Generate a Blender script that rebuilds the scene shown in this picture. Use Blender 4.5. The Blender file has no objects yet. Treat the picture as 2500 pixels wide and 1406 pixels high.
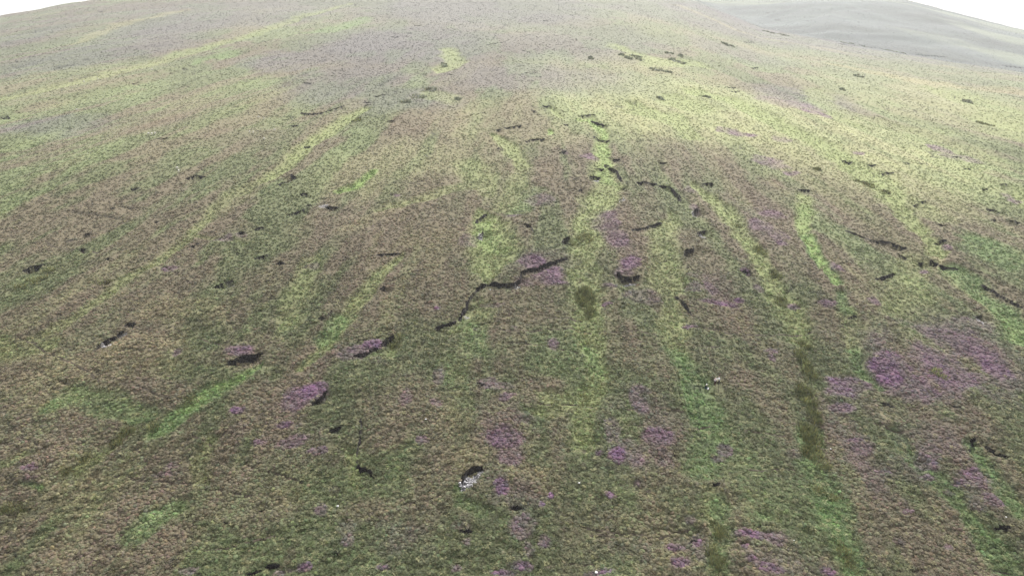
import bpy, math, numpy as np
from mathutils import Vector
rng = np.random.default_rng(7)
R = math.radians
C = bpy.context.scene.collection
SC = bpy.context.scene

# ------------------------------------------------------------------ camera
CAMZ = 61.0
cd = bpy.data.cameras.new('camera'); cam = bpy.data.objects.new('camera', cd); C.objects.link(cam)
cam.location = (0, 0, CAMZ); cam.rotation_euler = (R(70), 0, 0)
cd.sensor_width = 36; cd.lens = 36 * 1805 / 2500; cd.clip_start = .5; cd.clip_end = 9000
SC.camera = cam

# ------------------------------------------------------------------ world and sun
SUN_EL, SUN_AZ = 42, 16                      # degrees; azimuth clockwise from the view direction (+Y)
w = bpy.data.worlds.new('World'); SC.world = w; w.use_nodes = True
nt = w.node_tree; nt.nodes.clear()
sky = nt.nodes.new('ShaderNodeTexSky'); sky.sky_type = 'NISHITA'; sky.sun_disc = False
sky.sun_elevation = R(SUN_EL); sky.sun_rotation = R(SUN_AZ); sky.dust_density = 3; sky.air_density = 1; sky.altitude = 300
# thin bright cloud sheet over the blue
tc = nt.nodes.new('ShaderNodeTexCoord'); mp = nt.nodes.new('ShaderNodeMapping'); mp.inputs['Scale'].default_value = (1, 1, 3.5)
nz = nt.nodes.new('ShaderNodeTexNoise'); nz.inputs['Scale'].default_value = 1.8; nz.inputs['Detail'].default_value = 6
rp = nt.nodes.new('ShaderNodeMapRange'); rp.inputs['From Min'].default_value = .3; rp.inputs['From Max'].default_value = .6
rp.inputs['To Min'].default_value = .62; rp.inputs['To Max'].default_value = .97
mx = nt.nodes.new('ShaderNodeMix'); mx.data_type = 'RGBA'; mx.inputs['B'].default_value = (10.5, 10.4, 10.3, 1)
bg = nt.nodes.new('ShaderNodeBackground'); bg.inputs['Strength'].default_value = .067
ow = nt.nodes.new('ShaderNodeOutputWorld'); L = nt.links.new
L(tc.outputs['Generated'], mp.inputs[0]); L(mp.outputs[0], nz.inputs['Vector']); L(nz.outputs[0], rp.inputs[0])
L(rp.outputs[0], mx.inputs['Factor']); L(sky.outputs[0], mx.inputs['A']); L(mx.outputs['Result'], bg.inputs[0]); L(bg.outputs[0], ow.inputs[0])
sl = bpy.data.lights.new('sun', 'SUN'); sun = bpy.data.objects.new('sun', sl); C.objects.link(sun)
sl.energy = 4.5; sl.angle = R(3); sl.color = (1, .965, .9)
sdir = Vector((math.sin(R(SUN_AZ)) * math.cos(R(SUN_EL)), math.cos(R(SUN_AZ)) * math.cos(R(SUN_EL)), math.sin(R(SUN_EL))))
sun.rotation_euler = sdir.to_track_quat('Z', 'Y').to_euler(); sun.location = (0, 0, 200)
vs = SC.view_settings; vs.view_transform = 'Standard'; vs.look = 'None'; vs.gamma = 1; vs.use_curve_mapping = False
vs.exposure = 1.0
HAZE_DENSITY = 0.00013
SC.cycles.max_bounces = 5; SC.cycles.diffuse_bounces = 2; SC.cycles.volume_bounces = 1; SC.cycles.transparent_max_bounces = 4
SC.cycles.transmission_bounces = 2; SC.cycles.glossy_bounces = 1
SC.cycles.use_denoising = True; SC.cycles.denoiser = 'OPENIMAGEDENOISE'; SC.cycles.denoising_input_passes = 'RGB_ALBEDO_NORMAL'; SC.cycles.denoising_prefilter = 'ACCURATE'

# ------------------------------------------------------------------ helpers
def tag(o, label=None, cat=None, group=None, kind=None):
    if label: o['label'] = label
    if cat: o['category'] = cat
    if group: o['group'] = group
    if kind: o['kind'] = kind
    return o
def mesh_np(name, co, faces4=None, faces3=None, mat=None, parent=None, smooth=True, link=True):
    me = bpy.data.meshes.new(name)
    co = np.asarray(co, np.float32); n4 = 0 if faces4 is None else len(faces4); n3 = 0 if faces3 is None else len(faces3)
    me.vertices.add(len(co)); me.vertices.foreach_set('co', co.ravel())
    loops = []
    if n4: loops.append(np.asarray(faces4, np.int32).ravel())
    if n3: loops.append(np.asarray(faces3, np.int32).ravel())
    if loops:
        lp = np.concatenate(loops); me.loops.add(len(lp)); me.loops.foreach_set('vertex_index', lp)
        st = np.concatenate([np.arange(n4) * 4, n4 * 4 + np.arange(n3) * 3]).astype(np.int32)
        me.polygons.add(n4 + n3); me.polygons.foreach_set('loop_start', st)
        me.polygons.foreach_set('use_smooth', np.full(n4 + n3, smooth))
    me.update(calc_edges=True)
    if mat: me.materials.append(mat)
    o = bpy.data.objects.new(name, me)
    if link: C.objects.link(o)
    if parent: o.parent = parent
    return o
def mat(name, col, rough=.9, var=.0, scale=5., bump=0., bscale=20., attr=None, trans=0., rnd=0.):
    m = bpy.data.materials.new(name); m.use_nodes = True; t = m.node_tree; b = t.nodes['Principled BSDF']
    b.inputs['Roughness'].default_value = rough; b.inputs['Specular IOR Level'].default_value = .25
    l = t.links.new; geo = t.nodes.new('ShaderNodeNewGeometry')
    if attr:
        a = t.nodes.new('ShaderNodeAttribute'); a.attribute_name = attr[0]; a.attribute_type = attr[1]; src = a.outputs['Color']
    else:
        c = t.nodes.new('ShaderNodeRGB'); c.outputs[0].default_value = (*col, 1); src = c.outputs[0]
    if var:
        n = t.nodes.new('ShaderNodeTexNoise'); n.inputs['Scale'].default_value = scale; n.inputs['Detail'].default_value = 5
        l(geo.outputs['Position'], n.inputs['Vector'])
        r = t.nodes.new('ShaderNodeMapRange'); r.inputs['From Min'].default_value = .3; r.inputs['From Max'].default_value = .7
        r.inputs['To Min'].default_value = 1 - var; r.inputs['To Max'].default_value = 1 + var; l(n.outputs[0], r.inputs[0])
        mm = t.nodes.new('ShaderNodeVectorMath'); mm.operation = 'SCALE'; l(src, mm.inputs[0]); l(r.outputs[0], mm.inputs['Scale']); src = mm.outputs[0]
    l(src, b.inputs['Base Color'])
    if bump:
        n = t.nodes.new('ShaderNodeTexNoise'); n.inputs['Scale'].default_value = bscale; n.inputs['Detail'].default_value = 4
        l(geo.outputs['Position'], n.inputs['Vector'])
        bp = t.nodes.new('ShaderNodeBump'); bp.inputs['Distance'].default_value = bump; l(n.outputs[0], bp.inputs['Height']); l(bp.outputs[0], b.inputs['Normal'])
    if trans:
        d = t.nodes.new('ShaderNodeBsdfTranslucent'); l(src, d.inputs[0]); ms = t.nodes.new('ShaderNodeMixShader'); ms.inputs[0].default_value = trans
        l(b.outputs[0], ms.inputs[1]); l(d.outputs[0], ms.inputs[2]); l(ms.outputs[0], t.nodes['Material Output'].inputs[0])
    return m
def hsh(ix, iy, seed):
    h = (ix * 374761393 + iy * 668265263 + seed * 2147483647 + 1274126177) & 0xffffffff
    h = ((h ^ (h >> 13)) * 1274126177) & 0xffffffff
    return ((h ^ (h >> 16)) & 0xffff) / 65535.0
def vn(x, y, s=0):
    ix = np.floor(x).astype(np.int64); iy = np.floor(y).astype(np.int64); fx = x - ix; fy = y - iy
    fx = fx * fx * (3 - 2 * fx); fy = fy * fy * (3 - 2 * fy)
    a = hsh(ix, iy, s); b = hsh(ix + 1, iy, s); c = hsh(ix, iy + 1, s); d = hsh(ix + 1, iy + 1, s)
    return (a * (1 - fx) + b * fx) * (1 - fy) + (c * (1 - fx) + d * fx) * fy
def fbm(x, y, s=0, o=4, g=.5):
    v = 0; a = 1; t = 0
    for k in range(o):
        v = v + a * vn(x * 2 ** k * .97 + 13.1 * k, y * 2 ** k * .97 - 7.7 * k, s + k); t += a; a *= g
    return v / t                                                    # 0..1, mean .5
def ss(a, b, x):
    t = np.clip((x - a) / (b - a), 0, 1); return t * t * (3 - 2 * t)

# ------------------------------------------------------------------ the hill: one height field round the valley head
EA = np.radians([-180, -90, -60, -40, -33, -28, -20, -8, 0, 8, 13, 17.7, 24.2, 33.7, 45, 60, 90, 180])
EV = np.radians([-6, -6, -4, -1.2, .1, 1.1, 2.4, 3.9, 3.9, 2.9, 1.3, -.7, -1.9, -3.2, -4.5, -6, -8, -8])
EFA = np.radians([-180, 2, 9, 22, 26.6, 33.2, 42, 60, 180])         # the second hill across the valley, right
EFV = np.radians([-14, -9, 2.2, 2.2, 1.1, -.68, -3.2, -8, -14])
A0 = .2; HH = CAMZ + A0 * 119
def zbase(x, y):
    r = np.hypot(x, y); az = np.arctan2(x, y)
    t = np.tan(np.interp(az, EA, EV)); k = np.maximum(A0 * np.cos(az) - t, .08) ** 2 / (4 * HH)
    zm = -A0 * 119 + A0 * y - k * r * r
    zf = CAMZ + r * (np.tan(np.interp(az, EFA, EFV)) - 1.5e-7 * (r - 1500) ** 2)
    zf = np.where(r > 820, zf, -200.)
    zm = np.maximum(zm, -160); zf = np.maximum(zf, -160)
    d = zm - zf; kk = 14.; h = np.clip(.5 + .5 * d / kk, 0, 1)
    return zf * (1 - h) + zm * h + kk * h * (1 - h)
SX, SY = 28., 640.                                                   # where the flushes and rigs run together uphill
def polar(x, y):
    dx = x - SX; dy = y - SY; return np.arctan2(dx, -dy) * 520., np.hypot(dx, dy)
def undul(x, y):
    u, v = polar(x, y)
    z = (fbm(u / 26, v / 150, 11, 3) - .5) * 4.4 * ss(180, 380, v)                     # rigs running down the slope
    z = z + (fbm(x / 70, y / 70, 17, 3) - .5) * 3.5
    return z * ss(40, 110, np.hypot(x, y))
def zsm(x, y): return zbase(x, y) + undul(x, y)
def unp(px, py):
    px = np.asarray(px, float); py = np.asarray(py, float)
    u = (px - 1250) / 1805; v = (703 - py) / 1805; P = R(20)
    dx = u; dy = math.cos(P) + math.sin(P) * v; dz = -math.sin(P) + math.cos(P) * v
    h = np.hypot(dx, dy); dx = dx / h; dy = dy / h; dz = dz / h
    RR = np.geomspace(45, 2000, 900)
    G = zsm(dx[:, None] * RR, dy[:, None] * RR); Z = CAMZ + dz[:, None] * RR
    hit = Z < G; i = np.argmax(hit, axis=1); i = np.where(hit.any(1), np.maximum(i, 1), 600)
    a = RR[i - 1]; b = RR[i]; ii = np.arange(len(px))
    fa = Z[ii, i - 1] - G[ii, i - 1]; fb = Z[ii, i] - G[ii, i]; r = a + (b - a) * np.clip(fa / np.maximum(fa - fb, 1e-6), 0, 1)
    return dx * r, dy * r, r

# ------------------------------------------------------------------ what grows and lies where (surveyed positions, then placed on the hill)
# flushes and grass strips: class, strength, then x, y, width along the strip
STRIPS = [
('y',.9,[(1415,292,12),(1440,285,26),(1470,312,24),(1480,345,22),(1475,370,24),(1472,400,50),(1480,450,60),(1450,520,60),(1435,570,60),(1420,640,62),(1432,700,66),(1436,760,70),(1440,800,62),(1445,850,52),(1445,930,48),(1425,1000,55),(1420,1080,50)]),
('o',.6,[(1420,1080,60),(1420,1200,80),(1400,1400,90)]),
('y',.85,[(1185,520,20),(1205,560,80),(1205,610,100),(1190,650,70),(1190,690,30)]),
('y',.5,[(1150,400,60),(1165,430,70),(1190,470,50)]),
('y',.75,[(1215,325,18),(1240,350,40),(1270,385,36),(1282,410,20)]),('y',.75,[(1340,318,12),(1348,330,10)]),
('y',.5,[(1280,410,30),(1250,470,46),(1230,510,50)]),('y',.6,[(1350,262,12),(1372,285,16)]),
('g',.35,[(1310,460,40),(1260,520,40)]),
('y',.75,[(975,620,20),(945,650,32),(910,690,36),(870,745,40),(830,795,36),(790,840,30),(740,885,30)]),
('g',.75,[(640,870,14),(610,900,22),(560,935,30),(500,965,34),(430,1010,50),(380,1050,40)]),
('y',.8,[(885,270,26),(820,310,34),(770,340,36),(720,385,40),(680,415,40),(640,440,30)]),
('y',.5,[(640,440,30),(560,480,26),(500,540,22),(430,600,20),(350,655,24),(240,735,24),(130,800,30),(0,870,40)]),
('y',.45,[(600,590,14),(470,570,14),(390,620,14),(330,670,14),(250,720,14)]),
('y',.45,[(850,10,16),(720,45,26),(600,90,32),(470,125,44),(330,165,48),(160,208,42),(0,245,44)]),
('t',.35,[(170,110,30),(300,60,30),(430,30,30)]),
('y',1.,[(912,424,8),(890,436,18),(865,452,22),(830,468,14)]),('y',.9,[(905,426,14),(860,452,24)]),
('l',.8,[(1415,290,8),(1440,287,18),(1465,310,20),(1480,335,14)]),('l',.6,[(1478,350,16),(1474,395,26),(1482,440,30)]),('l',1.1,[(912,424,22),(885,440,34),(860,458,36),(832,468,24)]),('l',.9,[(1340,318,10),(1346,332,8)]),('l',.6,[(1962,495,26),(1958,540,30),(1975,575,24)]),('l',.9,[(1980,580,20),(2003,622,20),(2030,662,20),(2047,695,16)]),('l',.5,[(635,872,10),(560,930,18),(500,962,22),(440,1005,26)]),('l',.4,[(2460,780,20),(2500,830,24)]),('l',.5,[(1185,550,40),(1200,600,60)]),
('g',.4,[(880,50,40),(820,70,46),(760,80,40)]),('g',.35,[(560,130,24),(480,150,26)]),
('y',.65,[(1640,520,30),(1625,580,56),(1620,640,66),(1628,700,66),(1635,760,56),(1650,850,50)]),
('g',.55,[(1650,850,50),(1690,930,70),(1720,1010,80),(1725,1080,80),(1710,1150,70)]),
('g',.8,[(1660,860,26),(1680,960,34),(1700,1020,46)]),
('y',.9,[(1700,450,20),(1740,482,36),(1790,530,44),(1815,570,40),(1850,610,38),(1880,660,44),(1900,710,56),(1925,750,60),(1950,790,50),(1960,830,40)]),
('g',.6,[(1960,1050,30),(1970,1120,60),(2010,1180,80),(2030,1260,80),(2060,1330,60),(2090,1400,60)]),
('g',.9,[(2010,1210,50),(2020,1250,46)]),('g',.9,[(2010,1050,20),(2012,1090,18)]),
('y',.85,[(1965,478,26),(1958,530,38),(1975,575,30)]),('g',.95,[(1975,575,28),(2000,620,26),(2030,665,22),(2048,695,22)]),
('g',.6,[(2055,715,16),(2060,760,26)]),('y',.6,[(2060,760,30),(2085,800,50),(2080,850,34)]),('g',.6,[(2080,850,26),(2100,900,24),(2150,940,26)]),
('y',.9,[(1700,225,40),(1800,250,60),(1880,290,60),(1960,330,56),(2040,375,60),(2100,410,70),(2150,450,60),(2200,510,44),(2250,570,38),(2290,620,28)]),
('t',.8,[(2240,570,14),(2300,640,16),(2340,690,16),(2400,745,14),(2450,790,12),(2500,850,12)]),
('g',.7,[(2320,655,24),(2380,700,44),(2440,750,54),(2500,810,60)]),('g',.8,[(2440,770,24),(2500,835,34)]),
('g',.5,[(2350,570,40),(2400,600,80),(2460,640,70)]),
('y',.55,[(2230,640,70),(2230,700,90),(2215,760,90)]),('y',.5,[(2060,300,60),(1990,225,50)]),
('g',.65,[(2170,1040,26),(2220,1110,34),(2290,1170,40),(2340,1240,44),(2400,1300,44),(2470,1390,60)]),
('t',.5,[(2140,990,10),(2200,1080,12),(2300,1190,14),(2380,1270,14)]),
('g',.7,[(2380,1080,24),(2420,1130,36),(2460,1190,40),(2500,1250,40)]),
('t',.3,[(1660,15,24),(1800,75,20),(1900,100,24),(2100,135,24),(2300,160,24),(2500,190,20)]),
('t',.5,[(2050,160,40),(2250,200,60),(2500,230,70)]),
('y',.6,[(1500,110,30),(1600,150,70),(1720,160,50)]),('y',.65,[(1090,120,30),(1110,150,50),(1080,170,40)]),
('y',.45,[(1050,225,40),(1100,240,60)]),
('y',.85,[(1560,265,60),(1620,280,80),(1660,300,70),(1700,330,50)]),('y',.6,[(1640,240,50),(1700,265,80)]),
('y',.5,[(2300,220,60),(2420,260,100),(2500,330,120)]),('y',.45,[(2050,270,50),(2250,330,110),(2400,400,110)]),
('y',.5,[(2150,460,60),(2290,520,60)]),('y',.6,[(2480,460,30),(2500,500,40)]),
('y',.5,[(930,510,20),(1050,480,36),(1150,450,30)]),('t',.35,[(850,560,30),(960,510,40),(1060,470,30)]),
('g',.5,[(350,1010,40),(180,960,60),(120,1000,30)]),('y',.6,[(120,840,60),(30,860,60),(0,830,40)]),
('y',.5,[(490,1180,30),(500,1110,40),(530,1060,34)]),('g',.5,[(420,1240,50),(340,1290,70)]),
('y',.5,[(250,1100,40),(190,1150,30)]),('y',.45,[(60,1110,30),(0,1140,30)]),('g',.5,[(50,1180,16),(90,1190,16)]),
('o',.5,[(470,1000,30),(320,1030,30),(240,1110,24),(150,1165,24),(60,1235,30),(0,1290,30)]),
('y',.5,[(760,640,40),(740,700,60),(720,780,50)]),('g',.6,[(830,780,40),(790,820,40)]),
('g',.4,[(1120,1210,30),(1130,1240,40),(1180,1250,50)]),('g',.7,[(1115,1195,12),(1135,1200,16)]),
('y',.6,[(1330,1000,50),(1370,980,70),(1330,960,40)]),('y',.6,[(960,840,22),(950,855,24)]),
('g',.6,[(1440,850,34),(1450,900,36)]),('g',.45,[(1180,860,60),(1130,800,50),(1120,780,30)]),
('y',.55,[(1180,740,60),(1150,800,60),(1100,810,40)]),('y',.6,[(850,1110,30),(870,1180,30)]),
('g',.5,[(1750,1230,60),(1760,1300,40),(1750,1400,50)]),('y',.5,[(1720,1250,40),(1730,1200,40)]),
('g',.5,[(2290,1170,18),(2310,1180,18)]),('g',.5,[(1860,1240,30),(1870,1260,30)]),
]
# dry or flower patches: class, strength, x, y, rx, ry
BLOBS = [('b',s,x,y,a,b) for s,x,y,a,b in [
(.7,1080,480,150,50),(.8,1000,560,230,70),(.8,1020,700,150,80),(.7,900,770,120,50),(.7,650,850,160,45),(.5,780,560,90,40),(.8,620,960,110,30),(.7,380,960,110,40),
(.6,1320,700,80,60),(.7,1330,780,90,40),(.7,1560,560,60,80),(.8,1720,640,60,90),(.8,1760,780,100,50),(.7,2150,700,90,60),(.5,2250,560,90,40),(.8,1900,570,70,100),
(.6,2010,620,50,60),(.8,1480,1280,110,80),(.7,170,750,130,36),(.8,600,1240,150,50),(.8,1000,1000,120,90),(.9,1310,940,70,36),(.6,1560,850,110,60),(.6,1680,390,120,50),
(.7,1300,1170,60,60),(.8,930,1080,60,50),(.7,420,1330,120,50),(.6,720,1120,120,60),(.6,1900,880,60,60),(.8,2030,790,60,50),(.6,2200,980,120,60),(.7,1360,1050,30,120),
(.6,1250,300,90,60),(.6,1040,300,110,40),(.6,600,340,110,30),(.6,360,300,90,30),(.7,540,560,90,20),(.6,1300,420,60,60),(.6,340,840,80,30),(.8,2330,870,120,60),
(.7,1850,470,90,40),(.7,2000,500,60,40),(.6,1530,620,60,60),(.7,1240,1060,60,90),(.7,700,1050,60,60),(.7,150,1110,60,24),(.6,130,1360,90,30),(.7,320,1260,110,40),
(.8,1560,1300,80,50),(.5,1420,1330,60,60),(.7,620,1180,110,40),(.7,880,1250,110,30),(.6,1640,1050,60,60),(.8,1820,930,70,30),(.8,1890,1000,40,90),(.6,2270,1080,90,40),(.6,2360,1290,60,60)]]
BLOBS += [('m',s,x,y,a,b) for s,x,y,a,b in [   # greyish dark heather of the upper hill
(.8,450,60,150,36),(.7,700,40,120,24),(1.,1180,20,330,60),(.9,1000,110,280,60),(.7,1600,25,300,24),(.6,1350,120,200,40),(.7,860,200,160,50),(.6,1300,190,260,40),(.7,300,120,160,30),(.6,150,150,140,24),
(.6,1650,30,140,30),(.8,1850,80,130,22),(.6,120,310,150,30),(.7,700,150,120,30),(.6,1000,240,160,30),(.6,60,90,60,20),(.6,1450,90,160,40),(.6,1960,240,110,26),(.5,1800,130,60,20)]]
BLOBS += [('p',s,x,y,a,b) for x,y,a,b,s in [
(2180,905,55,36,1),(2230,950,70,28,.6),(2070,935,60,24,.75),(2050,960,50,20,.6),(2060,1000,36,12,.6),(2300,900,60,50,.45),(2400,850,60,50,.45),(2380,800,50,30,.4),(2450,915,34,30,.75),
(2360,830,110,60,.3),(1515,1115,28,24,1),(1550,1110,40,36,.55),(1610,1060,40,24,.6),(1555,970,28,40,.6),(1500,1060,20,28,.5),(1765,1085,20,18,.8),(1755,1110,16,8,.6),(1240,1065,38,36,.75),
(1250,1110,38,26,.5),(1228,1190,18,26,1),(1275,1300,38,36,.75),(1330,1330,16,18,.8),(1270,1385,28,12,.85),(1230,1402,30,8,.9),(1290,1350,14,18,.5),(1240,965,18,10,1),(1210,942,34,10,.55),
(1190,930,20,8,.5),(1065,985,20,10,.6),(1070,920,18,28,.5),(985,970,16,24,.35),(780,945,38,20,.9),(735,962,36,28,.6),(700,1035,18,8,1),(720,1080,38,20,.6),(780,1105,26,10,.8),(640,1080,18,8,.6),
(580,998,20,9,.9),(405,1158,36,8,.75),(425,1138,22,8,.6),(70,1145,20,9,.95),(66,1170,18,8,.4),(905,835,26,12,.8),(870,850,40,14,.6),(850,865,36,12,.4),(580,848,38,14,.6),(430,860,11,12,.5),
(1290,640,34,14,.75),(1345,678,40,26,.75),(1320,690,50,12,.4),(1375,690,14,6,.9),(1535,638,26,16,.85),(1530,660,28,10,.45),(1490,690,20,8,.55),(1560,715,44,18,.45),(1483,738,13,5,1),(1590,728,20,8,.65),
(1205,738,28,7,.5),(1065,752,7,4,.8),(1160,800,10,4,.6),(1255,797,8,4,.5),(1345,845,14,14,.8),(1490,540,36,26,.5),(1500,575,36,26,.5),(1320,490,46,18,.4),(1258,525,18,5,.7),(965,478,10,4,.7),
(420,655,20,8,.7),(550,580,22,8,.5),(590,572,16,6,.4),(760,650,20,8,.45),(1140,590,30,16,.4),(1880,520,26,12,.55),(1860,550,26,16,.7),(1900,575,22,16,.4),(1912,596,13,7,.75),(1820,660,12,6,.95),
(1750,741,50,6,.6),(1805,737,15,6,1),(1755,743,14,6,.9),(1738,712,18,18,.6),(1852,702,12,9,.65),(1935,745,18,7,.85),(2020,745,22,12,.75),(2045,655,12,10,.75),(2130,735,18,7,.5),(2258,660,12,6,.7),
(1678,796,16,6,.8),(1690,700,22,14,.4),(1700,675,30,8,.3),(1882,856,18,9,.45),(1885,873,9,7,.55),(2315,605,14,8,.5),(1775,318,30,8,.75),(1810,328,30,6,.7),(1900,340,22,6,.5),(1920,345,16,4,.5),(1880,396,30,10,.55),
(1935,425,18,7,.7),(2300,362,24,8,.65),(2350,385,30,10,.5),(1990,277,22,5,.7),(1930,255,46,10,.4),(2092,371,12,4,.8),(2475,490,22,8,.8),(2450,475,12,8,.5),(1435,385,22,6,.7),(1380,370,9,4,.6),
(1690,460,18,10,.45),(1700,510,14,8,.4),(2268,1130,28,26,.85),(2270,1165,20,9,.85),(2345,1180,20,10,.85),(2400,1160,36,16,.5),(2430,1222,26,20,.85),(2390,1230,36,28,.45),(2320,1200,14,9,.75),(2095,1072,20,8,.9),
(2110,1100,26,20,.5),(2158,1153,20,7,.75),(1830,1305,46,12,.8),(1880,1312,34,16,.6),(1812,1335,14,8,.7),(1875,1385,30,14,.9),(1835,1370,18,9,.6),(1700,1320,14,20,.75),(1650,1335,28,8,.6),(2020,1390,20,12,.85),
(840,1330,18,18,.75),(930,1385,18,10,.8),(740,1390,18,10,.85),(780,1250,16,18,.7),(835,1300,28,26,.5),(690,1400,30,8,.6),(465,1397,24,8,.75),(1115,1388,16,8,.75),(1460,1402,40,7,.7),(1665,1375,28,14,.7),
(1685,1268,18,10,.5),(1490,1205,13,8,.9),(1560,1175,10,6,.6),(1345,1210,7,6,1),(1322,1232,7,6,.9),(1463,1100,8,6,.9),(1422,1090,9,8,.6),(1028,1080,18,12,.55),(2218,1255,14,7,.6),(2188,1325,14,6,.6),(2315,1335,12,7,.5),
(1140,1325,12,6,.5),(2380,1180,60,30,.3),(2270,1100,30,30,.3),(1930,1100,20,16,.3),(1600,1110,60,30,.3),(1130,1290,30,10,.2),(820,1200,16,10,.3),(1270,1010,40,20,.25),(2470,870,50,40,.3),(1450,1250,20,10,.2)]]
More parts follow.
